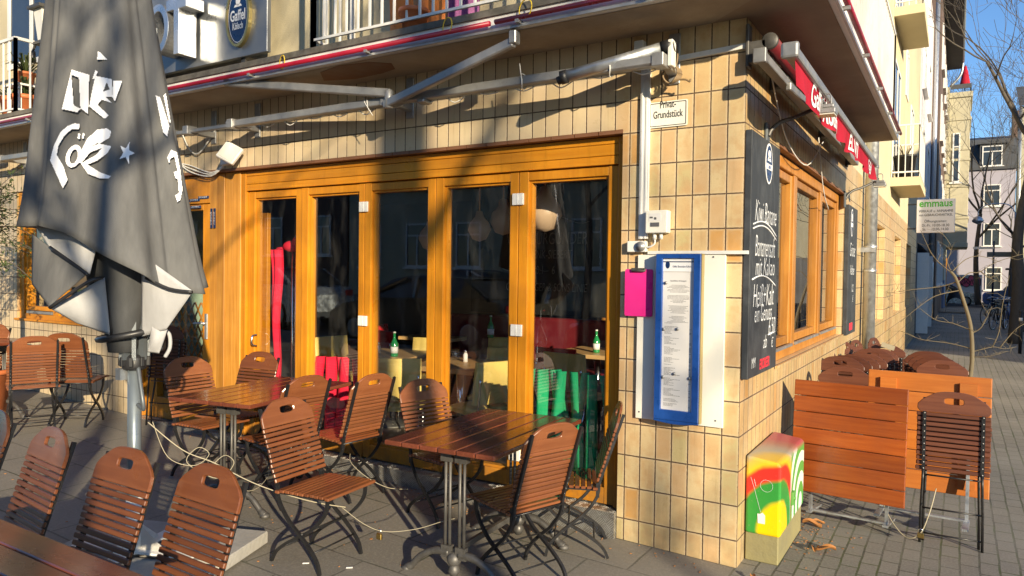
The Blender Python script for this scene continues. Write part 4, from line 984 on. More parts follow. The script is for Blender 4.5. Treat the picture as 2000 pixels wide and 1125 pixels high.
chair(-6.10, -.90, 2.75, 'tilted slatted chair seen from behind, far left beside the window wall', R1); chair(-6.12, -.48, 2.25, 'slatted chair seen from behind close to the tiled wall, left of the parasol pole', R1); chair(-7.05, -1.05, -1.2, 'reddish slatted chair at the left edge of the picture', R1)

def make_folded(label, group):
    """the same chair folded flat and stood on its feet; back toward -y"""
    t = thing('folded_chair', label, 'chair', group=group)
    m = MB(); z0, L = .46, .50; hz = z0 + L - .125
    head_board(m, ((0, -.016, hz), (1, 0, 0), (0, 0, 1)), .016, W, .135)
    n = 12; sp = (hz - z0) / n
    for i in range(n): m.box((random.uniform(-.003, .003), -.008, z0 + sp * (i + .5)), (W, .014, sp - .008))
    m.build('backrest', M['chairdark'], t, bevel=.003)
    m = MB()
    for i in range(11): m.box((0, .028, .47 + .033 * i), (W, .014, .027))
    m.build('seat', M['chairdark'], t, bevel=.003)
    for s in (1, -1):
        m = MB(); m.tube([(s * .158, -.024, .47), (s * .160, -.020, .40), (s * .166, -.01, .22), (s * .168, .0, .0)], .0085, 5); m.build('leg', M['steelblack'], t)
        m = MB(); m.tube([(s * .145, .045, .62), (s * .145, .045, .40), (s * .150, .03, .20), (s * .152, .05, .0)], .009, 5); m.build('leg', M['steelblack'], t)
    m = MB()
    for z in (.43, .22, .06): m.tube([(-.16, .01, z), (.16, .01, z)], .0055, 6)
    m.build('stretcher', M['steelblack'], t)
    m = MB()
    for s in (1, -1):
        m.box((s * .158, -.021, .69), (.020, .008, .47)); 
    m.build('back_strap', M['steelblack'], t)
    m = MB()
    for s in (1, -1):
        for i in range(12): m.ball((s * .158, -.0255, .475 + i * .039), .005, 6, 4)
    m.build('rivet', M['alu'], t)
    return t
FC = make_folded('folded chair right of the upright orange table, slatted back with black straps toward us', 'folded chairs stacked by the side wall')
FC.location = (1.045, 1.08, 0); FC.rotation_euler = (radians(-3), 0, .02)
G2 = 'folded chairs stacked by the side wall'
def fold(x, y, rz, lab, lean=-5, z=0): return dup(FC, (x, y, z), rz, lab, G2, rot=(radians(lean), 0, rz))
fold(.30, 2.05, .02, 'single folded chair just above the upright orange table top', -4)
for i in range(4): fold(.16 + .05 * i, 2.85 + .14 * i, .03 - .02 * i, 'dark folded chair, %s of the four leaning together under the street window' % ('front one', 'second', 'third', 'rearmost')[i], -6)
for i in range(2): fold(.335 + .03 * i, 3.80 + .11 * i, .03, '%s folded chair of the pair in the middle of the stack' % ('front', 'rear')[i], -6)
fold(.40, 4.45, .05, 'folded chair with pale paper on top behind the middle pair', -6)
for i in range(4): fold(.945 - .045 * i, 3.10 + .27 * i, -.02, 'folded chair, %s of the right hand row near the sapling' % ('nearest', 'second', 'third', 'farthest')[i], -6)
for i, (x, y) in enumerate(((.10, 4.55), (.16, 4.95), (.30, 5.45), (.06, 3.55))): fold(x, y, 1.35, 'folded chair seen edge on, %s' % ('left of the middle stack by the wall', 'behind the stack before the downpipe', 'farthest back right of the downpipe', 'leaning on the wall under the window')[i], -8)
q = MB(); q.box((.43, 4.44, .955), (.13, .008, .05), Matrix.Rotation(.3, 3, 'Y')); tag(q.build('paper_tag', M['cord']), 'pale paper lying on a folded chair in the stack', 'paper')
fold(-5.40, .0 - .10, .3, 'dark folded chair leaning on the entrance door pane', -6, gz(-5.4))

# ------------------------------------------------------------------ tables
def make_table(label, mat, group=None, L=1.07, Wd=.68):
    t = thing('bistro_table', label, 'table', group=group)
    m = MB(); n = 6; sp = Wd / n
    for i in range(n): m.box((-Wd / 2 + sp * (i + .5), 0, .737), (sp - .005, L, .026))
    m.build('tabletop', mat, t, bevel=.006, seg=2)
    m = MB()
    for y in (-.36, .36): m.bx(-.28, .28, y - .03, y + .03, .705, .724)
    m.build('cross_batten', mat, t)
    for y in (-.36, .36):
        m = MB()
        for s in (-1, 1):
            for d in (-.014, .014): m.cyl((s * .045 + d, y, .15), (s * .045 + d, y, .68), .009, n=10)
            m.bx(s * .045 - .035, s * .045 + .035, y - .022, y + .022, .64, .706); m.bx(s * .045 - .03, s * .045 + .03, y - .018, y + .018, .13, .19)
        m.bx(-.08, .08, y - .015, y + .015, .125, .16); m.ball((0, y, .12), .04, 12, 8); m.lathe([(.02, .03), (.035, .06), (.02, .10)], (0, y, 0), 10)
        for s in (-1, 1): m.tube(smooth_path([(s * .03, y, .15), (s * .12, y, .145), (s * .21, y, .10), (s * .275, y, .035), (s * .31, y, .012)], 5), [.022] * 6 + [.019] * 10 + [.024] * 5, 8); m.lathe([(0, 0), (.032, 0), (.03, .018), (.01, .03)], (s * .31, y, 0), 12)
        m.build('pedestal', M['iron'], t)
    m = MB(); m.beam((0, -.36, .16), (0, .36, .16), .02, .03); m.build('stretcher', M['iron'], t)
    return t
TG = 'slatted bistro tables on the terrace'
T1 = make_table('glossy slatted table standing before the glass doors, nearest the corner', M['table'], TG)
T1.location = (-1.215, -.75, gz(-1.2)); T1.rotation_euler = (0, 0, .05)
dup(T1, (-3.06, -.80, gz(-3.06)), .16, 'glossy slatted table before the leftmost glass door', TG)
dup(T1, (-1.36, -3.33, gz(-1.4) + .0), pi / 2, 'slatted table cut off by the bottom left corner of the picture', TG)
dup(T1, (-6.85, -1.15, gz(-6.8)), .25, 'slatted table at the far left under the window', TG)

def make_tilted(label, mat, back, group):
    """table with its top tipped upright; local: top in the xz plane, face toward -y"""
    t = thing('tilted_table', label, 'table', group=group)
    m = MB(); n = 7 if not back else 6; H = .80; Wd = .74; sp = H / n
    for i in range(n): m.box((0, 0, .17 + sp * (i + .5)), (Wd, .024, sp - .0045))
    m.build('tabletop', mat, t, bevel=.005, seg=2)
    m = MB()
    for x in (-.24, .24): m.bx(x - .05, x + .05, *((-.036, -.0125) if back else (.0125, .036)), .22, .92)
    m.build('cross_batten', M['foldback'], t)
    s = -1 if back else 1
    for x in (-.25, .25):
        m = MB(); m.beam((x, s * .10, .02), (x, s * .04, .50), .03, .02, (1, 0, 0)); m.beam((x, s * .04, .02), (x, s * .34, .02), .035, .015); m.build('leg', M['galv'], t)
    m = MB(); m.beam((-.25, s * .10, .03), (.25, s * .10, .03), .04, .012); m.build('stretcher', M['galv'], t)
    return t
TT = 'folding tables stored by the side wall with their tops tipped up'
t1 = make_tilted('folding table with its orange brown plank top tipped upright beside the painted box', M['folded'], False, TT)
t1.location = (.44, 1.03, .05); t1.rotation_euler = (radians(-5), 0, -.08); t1.scale = (.95, 1, .95)
t2 = make_tilted('folding table seen from its raw orange underside behind the folded chair', M['foldback'], True, TT)
t2.location = (.885, 1.48, .06); t2.rotation_euler = (radians(-4), 0, -.04)
# cable with padlock
def rope(pts, r, lab, mat='cord', cat='cable', lock=None):
    t = thing('security_cable', lab, cat, pts[0]); o = V(pts[0])
    q = MB(); q.tube(smooth_path([V(p) - o for p in pts], 6), r, 7); q.build('cable', M[mat], t)
    if lock:
        l = V(lock) - o; q = MB(); q.bx(l.x - .018, l.x + .018, l.y - .008, l.y + .008, l.z - .045, l.z - .012); pd = q.build('padlock', M['brass'], t, bevel=.003)
        q = MB(); q.tube([(l.x - .011, l.y, l.z - .014), (l.x - .011, l.y, l.z + .006), (l.x, l.y, l.z + .014), (l.x + .011, l.y, l.z + .006), (l.x + .011, l.y, l.z - .014)], .003, 6); q.build('shackle', M['chrome'], pd)
rope([(-2.61, -1.95, .86), (-2.50, -1.82, .70), (-2.40, -1.70, .62), (-2.30, -1.58, .52), (-2.20, -1.46, .44), (-2.05, -1.3, .36), (-1.90, -1.2, .33)], .0030, 'cream security cable running from the parasol pole down to the chairs')
rope([(-2.60, -1.93, .86), (-2.57, -1.86, .66), (-2.50, -1.75, .60), (-2.44, -1.70, .66), (-2.48, -1.74, .70), (-2.52, -1.78, .62), (-2.42, -1.66, .52), (-2.36, -1.6, .60), (-2.42, -1.62, .64), (-2.46, -1.66, .55), (-2.36, -1.5, .42), (-2.55, -1.2, .42), (-2.85, -1.0, .45)], .0020, 'thin loose loops of cable hanging by the second table')
rope([(-1.85, -1.28, .36), (-1.72, -1.24, .28), (-1.60, -1.20, .25), (-1.45, -1.12, .27), (-1.3, -1.08, .33), (-1.22, -1.08, .36)], .0020, 'grey security cable with a brass padlock between chair and table', lock=(-1.63, -1.215, .25))
rope([(.62, 1.25, .25), (.70, 1.1, .12), (.80, 1.0, .04), (.88, .98, .08), (.93, 1.0, .22), (.96, 1.1, .35)], .0036, 'white security cable with a brass padlock beside the folded chair', lock=(.885, .98, .10))
rope([(-2.5, -.55, .42), (-2.42, -.62, .38), (-2.3, -.6, .3), (-2.2, -.5, .22), (-2.15, -.35, .18)], .0020, 'grey cable looped through the chairs in front of the threshold')

# ------------------------------------------------------------------ parasol
PX, PY, PZ = -2.65, -2.0, gz(-2.65)
M['shade'] = fabric_mat('parasol inner shade', (.05, .052, .055), (.08, .082, .085))  # near-black colour holds the shade inside the closed canopy
t = thing('parasol', 'closed charcoal parasol with white lettering tied round its grey pole', 'parasol', (PX, PY, 0))
q = MB(); q.cyl((0, 0, PZ + .10), (0, 0, 1.17), .034, n=24); q.cyl((0, 0, 1.17), (0, 0, 3.4), .026, n=20); q.build('pole', M['polegrey'], t)
q = MB(); q.lathe([(.036, 1.14), (.058, 1.15), (.062, 1.165), (.062, 1.21), (.045, 1.225), (.03, 1.225)], n=24)
for k in range(8): q.box((.062 * cos(k * pi / 4), .062 * sin(k * pi / 4), 1.19), (.03, .02, .05), rotz(k * pi / 4))
q.build('runner', M['black'], t, bevel=.003)
q = MB(); q.bx(-.075, -.03, -.06, -.02, 1.09, 1.15); q.build('crank_housing', M['galv'], t)
q = MB(); q.tube(smooth_path([(.05, -.01, 1.16), (.085, -.02, 1.08), (.115, -.025, 1.0), (.115, -.02, .955), (.09, -.01, .945), (.03, 0, .96)], 5), .011, 8); q.build('crank', M['darkgrey'], t)
AX = V((.851, .525, 0)); AY = V((-.525, .851, 0)); TOC = V((.525, -.851, 0))          # sideways, away and toward the terrace edge
for k in range(8):
    a = 2 * pi * k / 8 + .2; d = V((cos(a), sin(a), 0)); q = MB(); q.beam(d * .055 + V((0, 0, 1.20)), d * .085 + V((0, 0, 2.95)), .02, .036, d); q.build('rib', M['darkgrey'], t)
def canopy(a, v, gap=0.0):
    """a: angle round the bundle, v: 0 top .. 1 hem"""
    zt = 3.55; am = a % (2 * pi)
    if am < pi: hem = 1.715 - .165 * cos(am)
    else:
        q_ = max(0.0, (am - 1.36 * pi) / (.64 * pi)) ** .85; hem = 1.88 - .33 * q_ * q_ * (3 - 2 * q_)
    z = zt + (hem - zt) * v; h = (3.55 - z) / 1.95
    R = .19 + .235 * h; cx = -.175 + .08 * h; cy = -.04
    w = cos(7 * a + .8 * sin(3 * a) + .8); w = 1 - 2 * (abs(sin(3.5 * a + .4 * sin(3 * a) + .4)) ** .0 if False else (1 - abs(w)) ** 1.6) if False else w
    R *= 1 + (.04 + .075 * h) * w + .035 * h * sin(3 * a + .5) + .012 * sin(17 * a + 3 * v)
    crease = max(0.0, cos(3.5 * a + 1.2 + .5 * sin(a))) ** 24; R *= 1 - .07 * crease
    flare = max(0, v - .86) / .14; R *= 1 + .03 * flare * flare
    p = AX * (cx + (R + gap) * .98 * cos(a)) + AY * (cy + (R + gap) * .82 * sin(a)); return V((p.x, p.y, z))
q = MB(); q.grid(lambda u, v: canopy(-2 * pi * u, v), 260, 44); cp = q.build('canopy', [M['fabric'], M['lining']], t)
md = cp.modifiers.new('cloth', 'SOLIDIFY'); md.thickness = .006; md.offset = -1; md.use_rim = True; md.material_offset = 1; md.material_offset_rim = 0
# hanging flaps of the folded hem: (sideways, height, toward viewer)
def flap(pts, name, mat, nx=14):
    q = MB(); P = [AX * s + TOC * d + V((0, 0, z)) for s, z, d in pts]
    def f(u, v):
        a = P[0].lerp(P[1], u); b = P[3].lerp(P[2], u); c = a.lerp(b, v); c += TOC * (.022 * sin(u * pi) * sin(v * pi)); return c
    q.grid(f, nx, nx); o = q.build(name, mat, t); md = o.modifiers.new('cloth', 'SOLIDIFY'); md.thickness = .004; return o
def P3(x, y, d): k = (3.82 - d) / 1413.4; return (x - 1000) * k + 1.99, 1.6807 + (526 - y) * k          # traced outline to metres (sideways, height) at distance d in front of the pole
def fl(P, D_, name, mat): return flap([(*P3(x, y, d), d) for (x, y), d in zip(P, D_)], name, mat)
fl([(64, 462), (170, 540), (97, 604), (64, 560)], (.12, .33, .29, .12), 'fold', M['fabric'])
fl([(66, 440), (200, 445), (176, 540), (98, 488)], (.10, .27, .29, .20), 'lining_fold', M['lining'])
fl([(97, 606), (205, 545), (216, 658), (150, 634)], (.27, .22, .11, .17), 'lining_fold', M['lining'])
fl([(176, 440), (214, 440), (220, 668), (200, 600)], (.22, .16, .08, .15), 'lining_fold', M['lining'])
fl([(278, 500), (378, 570), (326, 645), (278, 660)], (.19, .22, .14, .09), 'lining_fold', M['lining'])
fl([(298, 640), (328, 645), (312, 692), (290, 690)], (.13, .12, .09, .09), 'lining_fold', M['lining'])
for P_, D_ in (([(97, 606), (170, 556), (200, 546)], (.295, .32, .27)), ([(98, 488), (150, 524), (172, 541)], (.25, .32, .34)), ([(205, 450), (212, 560), (219, 660)], (.19, .16, .10)), ([(376, 572), (330, 566), (285, 545)], (.235, .23, .22))):
    q = MB(); q.tube(smooth_path([AX * P3(x, y, d)[0] + TOC * d + V((0, 0, P3(x, y, d)[1])) for (x, y), d in zip(P_, D_)], 4), .009, 6); q.build('hem_binding', M['black'], t)
q = MB(); q.lathe([(.24, 2.05), (.22, 1.85), (.16, 1.6), (.09, 1.36), (.07, 1.24)], AX * -.05 + TOC * .02, 28); o = q.build('inner_shade', M['shade'], t)  # dark cone added to stand for the shaded hollow between the flaps
q = MB(); n = 28
pts = [AX * (-.02 + .15 * cos(2 * pi * i / n)) + AY * (-.01 + .13 * sin(2 * pi * i / n)) + V((0, 0, 1.335 + .03 * cos(2 * pi * i / n - .3))) for i in range(n + 1)]
q.tube(pts, .018, 6); q.build('tie_strap', M['black'], t)
q = MB(); q.box(AX * .16 + TOC * .06 + V((0, 0, 1.31)), (.05, .06, .12), rotz(.55)); q.build('strap_buckle', M['black'], t, bevel=.012)
q = MB(); q.tube(smooth_path([AX * .17 + TOC * .06 + V((0, 0, 1.36)), AX * .21 + TOC * .06 + V((0, 0, 1.34)), AX * .215 + TOC * .06 + V((0, 0, 1.27)), AX * .19 + TOC * .06 + V((0, 0, 1.22))], 5), .010, 8); q.build('strap_loop', M['lining'], t)
TO2 = V((3.7007, -2.2069, 0)).normalized(); AX2 = V((-TO2.y, TO2.x, 0)); DI2 = 4.3089
_rows = {}
def surf(s, z):
    kz = round(z / .02)
    def row(kz):
        if kz not in _rows:
            zz = kz * .02; r = []
            for i in range(521):
                a = pi - .2 + (pi + 1.3) * i / 520; v = min(1, max(0, (3.55 - zz) / 1.9))
                for _ in range(3): p = canopy(a, v); v = min(1.02, max(0, v + (p.z - zz) / 1.95))
                p = canopy(a, v, .006); r.append((p.dot(AX2), p.dot(TO2)))
            mono = []; mx = -9                                          # outermost layer of cloth as seen from the street
            for i in range(-60, 61):
                ss = i * .01; ds = [r[j][1] + (r[j + 1][1] - r[j][1]) * ((ss - r[j][0]) / (r[j + 1][0] - r[j][0])) for j in range(520) if (r[j][0] - ss) * (r[j + 1][0] - ss) <= 0 and abs(r[j + 1][0] - r[j][0]) > 1e-9]
                mono.append(max(ds) if ds else None)
            for k in range(60, 0, -1):
                if mono[k - 1] is None and mono[k] is not None and k > 0: mono[k - 1] = None
            _rows[kz] = mono
        return _rows[kz]
    def at(k):
        m_ = row(k); x = s / .01 + 60; i = int(floor(x))
        if i < 0 or i >= 120 or m_[i] is None or m_[i + 1] is None: return None
        return m_[i] + (m_[i + 1] - m_[i]) * (x - i)
    k0 = floor(z / .02); a, b = at(k0), at(k0 + 1)
    if a is None and b is None: return None
    a = b if a is None else a; b = a if b is None else b
    d = a + (b - a) * (z / .02 - k0); return AX2 * s + TO2 * (d + .020) + V((0, 0, z))
def inside(x, y, poly):
    c = False; n = len(poly); j = n - 1
    for i in range(n):
        xi, yi = poly[i]; xj, yj = poly[j]
        if (yi > y) != (yj > y) and x < (xj - xi) * (y - yi) / (yj - yi) + xi: c = not c
        j = i
    return c
def onto(x, y):
    ax = math.atan((x - 1000) / 1413.4); th = ax + .48030
    for d in (.30, .18, .08, .0, -.06):
        p = None
        for _ in range(4):
            p = surf(math.tan(th) * (DI2 - d), 1.6807 + (526 - y) / 1413.4 * (DI2 - d) / cos(th) * cos(ax))
            if p is None: break
            d = p.dot(TO2)
        if p is not None: return p
    return None
def print_shape(q, polys, step=1.3):
    x0 = min(p[0] for pl in polys for p in pl); x1 = max(p[0] for pl in polys for p in pl); y0 = min(p[1] for pl in polys for p in pl); y1 = max(p[1] for pl in polys for p in pl)
    idx = {}; vs = []; fs = []
    def vid(i, j):
        if (i, j) not in idx:
            p = onto(x0 + i * step, y0 + j * step); idx[(i, j)] = None if p is None else len(vs)
            if p is not None: vs.append(p)
        return idx[(i, j)]
    for i in range(int((x1 - x0) / step) + 1):
        for j in range(int((y1 - y0) / step) + 1):
            c = sum(inside(x0 + (i + .5) * step, y0 + (j + .5) * step, pl) for pl in polys)
            if c % 2 == 1:
                f = [vid(i, j), vid(i, j + 1), vid(i + 1, j + 1), vid(i + 1, j)]
                if None not in f: fs.append(f)
    if fs: q.add(vs, fs, True)
q = MB()
print_shape(q, [[(140, 143), (174, 152), (172, 228), (157, 217), (151, 225), (121, 219)], [(139, 152), (154, 158), (157, 218), (144, 212)]])
print_shape(q, [[(186, 154), (218, 160), (219, 195), (205, 194), (218, 206), (198, 200), (190, 210), (212, 230), (204, 237), (174, 213), (180, 180)], [(208, 166), (214, 180), (201, 184)]])
print_shape(q, [[(191, 107), (197, 110), (209, 122), (189, 122)]]); print_shape(q, [[(186, 143), (191, 146), (184, 160), (180, 160)]]); print_shape(q, [[(220, 163), (238, 163), (224, 203), (219, 195)]])
print_shape(q, [[(156, 248), (146, 246), (132, 252), (119, 263), (106, 288), (98, 318), (110, 345), (123, 373), (132, 356), (124, 330), (111, 308), (114, 290), (126, 270), (140, 258), (154, 257)]])
def oval(cx, cy, a, b, n=24, r=.15): return [(cx + a * cos(2 * pi * i / n) + r * b * sin(2 * pi * i / n), cy + b * sin(2 * pi * i / n)) for i in range(n)]
print_shape(q, [oval(144, 310, 15, 22, r=-.2), oval(144, 311, 7.5, 14, r=-.2)])
print_shape(q, [[(153, 266), (157, 267), (156, 277), (151, 275)]]); print_shape(q, [[(161, 265), (165, 266), (164, 276), (160, 275)]])
print_shape(q, [[(158, 300), (170, 276), (190, 258), (208, 255), (217, 261), (214, 273), (198, 283), (176, 292), (190, 284), (217, 290), (210, 303), (190, 318), (170, 326), (196, 341), (216, 348), (212, 353), (196, 353), (172, 344), (162, 330), (158, 324), (186, 308), (200, 293), (176, 302), (160, 322), (154, 322)]])
star = [(243, 293)]; cx, cy = 247, 302
st = []
for k in range(10):
    r = 17.5 if k % 2 == 0 else 7; a = -pi / 2 + .35 + k * pi / 5; st.append((cx + r * .92 * cos(a), cy + r * 1.25 * sin(a)))
print_shape(q, [st])
print_shape(q, [[(303, 190), (312, 194), (330, 250), (326, 270), (318, 262)]]); print_shape(q, [[(318, 190), (323, 186), (333, 245), (329, 240)]])
print_shape(q, [[(326, 310), (334, 295), (345, 300), (351, 330), (356, 372), (352, 392), (346, 396), (342, 384), (349, 378), (347, 352), (342, 350), (339, 338), (346, 336), (340, 308), (332, 312), (330, 322)]])
q.build('lettering', M['letter'], t)
q = MB()
for k in range(4):
    a = k * pi / 2 + .35; d = V((cos(a), sin(a), 0)); q.beam(d * .03 + V((0, 0, .015)), d * .36 + V((0, 0, .012)), .07, .012); q.add([d * .04 + V((0, 0, .02)), d * .2 + V((0, 0, .02)), d * .04 + V((0, 0, .15))], [(0, 1, 2), (2, 1, 0)])
q.cyl((0, 0, .0), (0, 0, .30), .041, n=24); q.build('foot', M['whitemetal'], t, loc=(0, 0, PZ + .085))
for k, lab in enumerate(('concrete ballast slab under the parasol foot, toward the glass doors', 'concrete ballast slab under the parasol foot, left one', 'concrete ballast slab under the parasol foot behind the front chairs', 'concrete ballast slab under the parasol foot, right one')):
    a = k * pi / 2 + .35 + pi / 4; c = V((PX + cos(a) * .36, PY + sin(a) * .36, PZ + .035)); q = MB(); q.box((0, 0, 0), (.48, .48, .07), rotz(.35)); o = q.build('ballast_slab', M['concrete'], bevel=.006, loc=c); tag(o, lab, 'slab', 'concrete slabs weighing down the parasol')
# ------------------------------------------------------------------ painted utility box at the corner
t = thing('utility_box', 'small street cabinet at the corner sprayed yellow, red and green', 'cabinet', (.006, .15, 0))
q = MB(); q.bx(0, .19, .01, .72, 0, .17); q.build('plinth', M['plinth'], t, bevel=.006)
q = MB()
prof = [(-.0, .165), (.20, .165), (.20, .58), (.185, .60), (.0, .625)]
vs = [(x, -.0, z) for x, z in prof] + [(x, .74, z + .01) for x, z in prof]; n = 5
q.add(vs, [tuple(range(n)), tuple(range(2 * n - 1, n - 1, -1))] + [(i, n + i, n + (i + 1) % n, (i + 1) % n) for i in range(n)]); q.build('cabinet', M['graff'], t, bevel=.016, seg=3)
q = MB(); q.bx(.199, .215, .30, .36, .28, .36); q.cyl((.2, .33, .32), (.225, .33, .32), .012, n=10); q.build('lock', pbr('sprayed green lock', (.10, .30, .06), .5), t, bevel=.003)
q = MB(); q.prism([(.075, .235), (.115, .235), (.115, .285), (.10, .30), (.085, .29), (.072, .29)], .002, FRONT(0, -.001, 0)); q.build('sticker', M['paper'], t)
q = MB(); q.tube([(.12 + .035 * cos(a), -.002, .46 + .035 * sin(a)) for a in [2 * pi * i / 18 for i in range(19)]], .0008, 4); q.tube([(.03, -.002, .50), (.05, -.002, .44), (.09, -.002, .30)], .0008, 4); q.tube([(.05, -.002, .49), (.06, -.002, .45)], .001, 4)
for k in range(3): q.tube([(.05, .25 + .05 * k, .619), (.14, .25 + .05 * k, .607)], .002, 4)
q.build('scribble', M['chalk'], t)
# litter
random.seed(11)
for k, (x, y, s) in enumerate(((.25, .98, .06), (.34, .52, .05), (.40, .55, .055), (.12, -.12, .03), (.28, 1.05, .04))):
    q = MB(); q.grid(lambda u, v: ((u - .5) * s * 2, (v - .5) * s * (1 - abs(u - .5)), .012 + .5 * s * (abs(v - .5) ** 1.5) * 2 + .2 * s * sin(u * 5)), 8, 6)
    o = q.build('dry_leaf', M['dryleaf'], loc=(x, y, .004)); o.rotation_euler = (0, 0, k * 1.7); tag(o, ('curled brown leaf against the foot of the painted cabinet', 'curled brown leaf left of its twin on the paving blocks', 'curled brown leaf right of its twin on the paving blocks', 'small brown leaf at the foot of the corner pier', 'small brown leaf behind the painted cabinet')[k], 'leaf', 'curled dry leaves near the corner')
q = MB()
for k in range(170):
    x, y = .06 + abs(random.gauss(0, .18)), random.gauss(.75, .25); s = random.uniform(.002, .006); q.box((x, y, .003), (s * 2, s, .003), rotz(random.random() * 6))
for k in range(260):
    x = random.uniform(-5, -.1); y = random.choice((random.uniform(-.2, -.03), random.uniform(-2.4, -.2))); s = random.uniform(.002, .006); q.box((x, y, gz(x) + .003), (s * 2.4, s, .003), rotz(random.random() * 6))
tag(q.build('crumbs', M['dryleaf']), 'leaf crumbs and grit scattered on the paving', 'litter', kind='stuff')
for x, y, lab in ((-1.75, -1.32, 'white scrap of paper on the slabs left of the table foot'), (-1.98, -1.42, 'white scrap of paper under the empty seated chair')):
    q = MB(); q.box((0, 0, .004), (.035, .012, .004), rotz(.7)); tag(q.build('paper_scrap', M['paper'], loc=(x, y, gz(x))), lab, 'litter')
# ------------------------------------------------------------------ inside the cafe
FZ = .08
def cafe_table(x, y, rz, w, d, lab):
    t = thing('cafe_table', lab, 'table', (x, y, FZ), rz, 'light wooden tables inside the cafe')
    q = MB(); q.bx(-w / 2, w / 2, -d / 2, d / 2, .70, .745); q.build('tabletop', M['inttable'], t, bevel=.004)
    q = MB(); q.cyl((0, 0, .03), (0, 0, .70), .035, n=16); q.build('column', M['chrome'], t)
    q = MB(); q.lathe([(.0, 0), (.24, 0), (.22, .02), (.05, .04)], n=24); q.build('foot', M['iron'], t)
cafe_table(-2.92, 1.33, .06, .72, .76, 'light wooden cafe table in the sun behind the middle glass doors')
cafe_table(-3.98, 1.60, .2, .70, .70, 'light wooden cafe table half hidden behind the second glass door')
cafe_table(-2.35, 3.15, .0, .8, .8, 'light wooden cafe table deep behind the right glass door')
cafe_table(-4.9, 3.6, .1, .8, .8, 'light wooden cafe table at the back by the red chairs')
def make_vinyl(lab, mat, name, g):
    t = thing(name, lab, 'chair', group=g)
    q = MB(); q.grid(lambda u, v: (-.20 - .05 * v - .022 * (1 - (2 * u - 1) ** 4) * sin(pi * min(1, v * 1.02)) + .02 * abs(2 * u - 1) ** 2, (u - .5) * .44, .50 + .36 * v), 24, 12)
    q.grid(lambda u, v: (-.165 - .05 * v + .022 * (1 - (2 * u - 1) ** 6) * sin(pi * v) ** .4 + .004 * abs(sin(u * 5 * pi)) + .02 * abs(2 * u - 1) ** 2, (u - .5) * .44, .50 + .36 * v), 40, 12)
    for k in (0, 1): q.grid(lambda u, v: (-.20 - .05 * v + .035 * u + .02, (k - .5) * .44, .50 + .36 * v), 3, 12)
    q.grid(lambda u, v: (-.25 + .035 * u + .02 * abs(2 * v - 1) ** 2, (v - .5) * .44, .86), 3, 12)
    q.build('backrest', mat, t)
    q = MB(); q.grid(lambda u, v: (-.2 + .42 * u, (v - .5) * .44, .435 + .045 * (sin(pi * u) * sin(pi * v)) ** .3), 18, 18); q.bx(-.2, .22, -.22, .22, .40, .436); q.build('seat', mat, t)
    q = MB()
    for s in (-.2, .2):
        q.tube(smooth_path([(.19, s, .0), (.17, s, .2), (.19, s, .39), (0, s, .395), (-.19, s, .40), (-.225, s, .55), (-.245, s, .72)], 4), .011, 8); q.tube([(-.17, s, .395), (-.25, s, 0)], .011, 8)
    q.tube([(.19, -.2, .39), (.19, .2, .39)], .01, 8); q.build('frame', M['chrome'], t)
    return t
gy = 'pale yellow vinyl chairs inside the cafe'; gr = 'red vinyl chairs inside the cafe'
Yc = make_vinyl('yellow vinyl chair with its back to the second glass door', M['yellow'], 'vinyl_chair', gy)
Yc.location = (-3.14, .70, FZ); Yc.rotation_euler = (0, 0, 2.15)
for x, y, rz, lab in ((-2.42, .98, 2.76, 'yellow vinyl chair with sunlit seat right of the middle cafe table'), (-2.68, 1.62, -1.45, 'yellow vinyl chair behind the middle cafe table facing the terrace'), (-3.92, 2.02, -1.35, 'yellow vinyl chair behind the left cafe table'), (-4.75, 1.62, -.15, 'yellow vinyl chair at the second glass door, left of the table'), (-3.30, 2.6, -1.4, 'yellow vinyl chair in the shade farther back between the cafe tables'), (-2.05, 2.0, 1.5, 'yellow vinyl chair in the shade behind the right glass door')):
    dup(Yc, (x, y, FZ), rz, lab, gy)
Rc = make_vinyl('red vinyl chair seen sideways deep in the cafe', M['redvinyl'], 'vinyl_chair', gr); Rc.location = (-5.55, 3.5, FZ); Rc.rotation_euler = (0, 0, .5)
dup(Rc, (-5.0, 2.85, FZ), 1.3, 'red vinyl chair with its back to the terrace, deep in the cafe', gr); dup(Rc, (-1.75, 3.0, FZ), 3.0, 'red vinyl chair at the deep right hand table', gr); dup(Rc, (-2.35, 2.35, FZ), 1.6, 'red vinyl chair in front of the deep right hand table', gr)
def bottle(x, y, z, lab):
    t = thing('bottle', lab, 'bottle', (x, y, z), group='green bottles on the cafe tables')
    q = MB(); q.lathe([(0, 0), (.036, 0), (.038, .01), (.038, .13), (.02, .17), (.013, .19), (.013, .235), (0, .235)], n=20); q.build('glass_body', M['bottle'], t)
    q = MB(); q.lathe([(.0386, .035), (.0386, .10)], n=20); q.text('VIVA', ((-.03, -.0392, .07), (1, 0, 0), (0, 0, 1)), .03, align='LEFT') if False else None; q.build('label', M['letter'], t)
    q = MB(); q.cyl((0, 0, .235), (0, 0, .25), .015, n=12); q.build('cap', M['whitemetal'], t)
zt = FZ + .745
bottle(-3.77, 1.37, zt, 'green bottle on the left cafe table behind the second glass door'); bottle(-3.42, 2.6, .95, 'green bottle in the shade behind the middle glass door'); bottle(-2.30, 3.0, zt, 'green bottle on the deep right hand table'); 
def shaker(x, y, lab):
    t = thing('salt_shaker', lab, 'shaker', (x, y, zt)); q = MB(); q.lathe([(0, 0), (.024, 0), (.022, .07), (.012, .09), (0, .09)], n=14); q.build('glass_body', M['letter'], t); q = MB(); q.lathe([(.014, .088), (.016, .11), (0, .12)], n=14); q.build('cap', M['chrome'], t)
shaker(-2.95, 1.45, 'white salt shaker on the middle cafe table'); shaker(-4.1, 1.5, 'white salt shaker on the left cafe table')
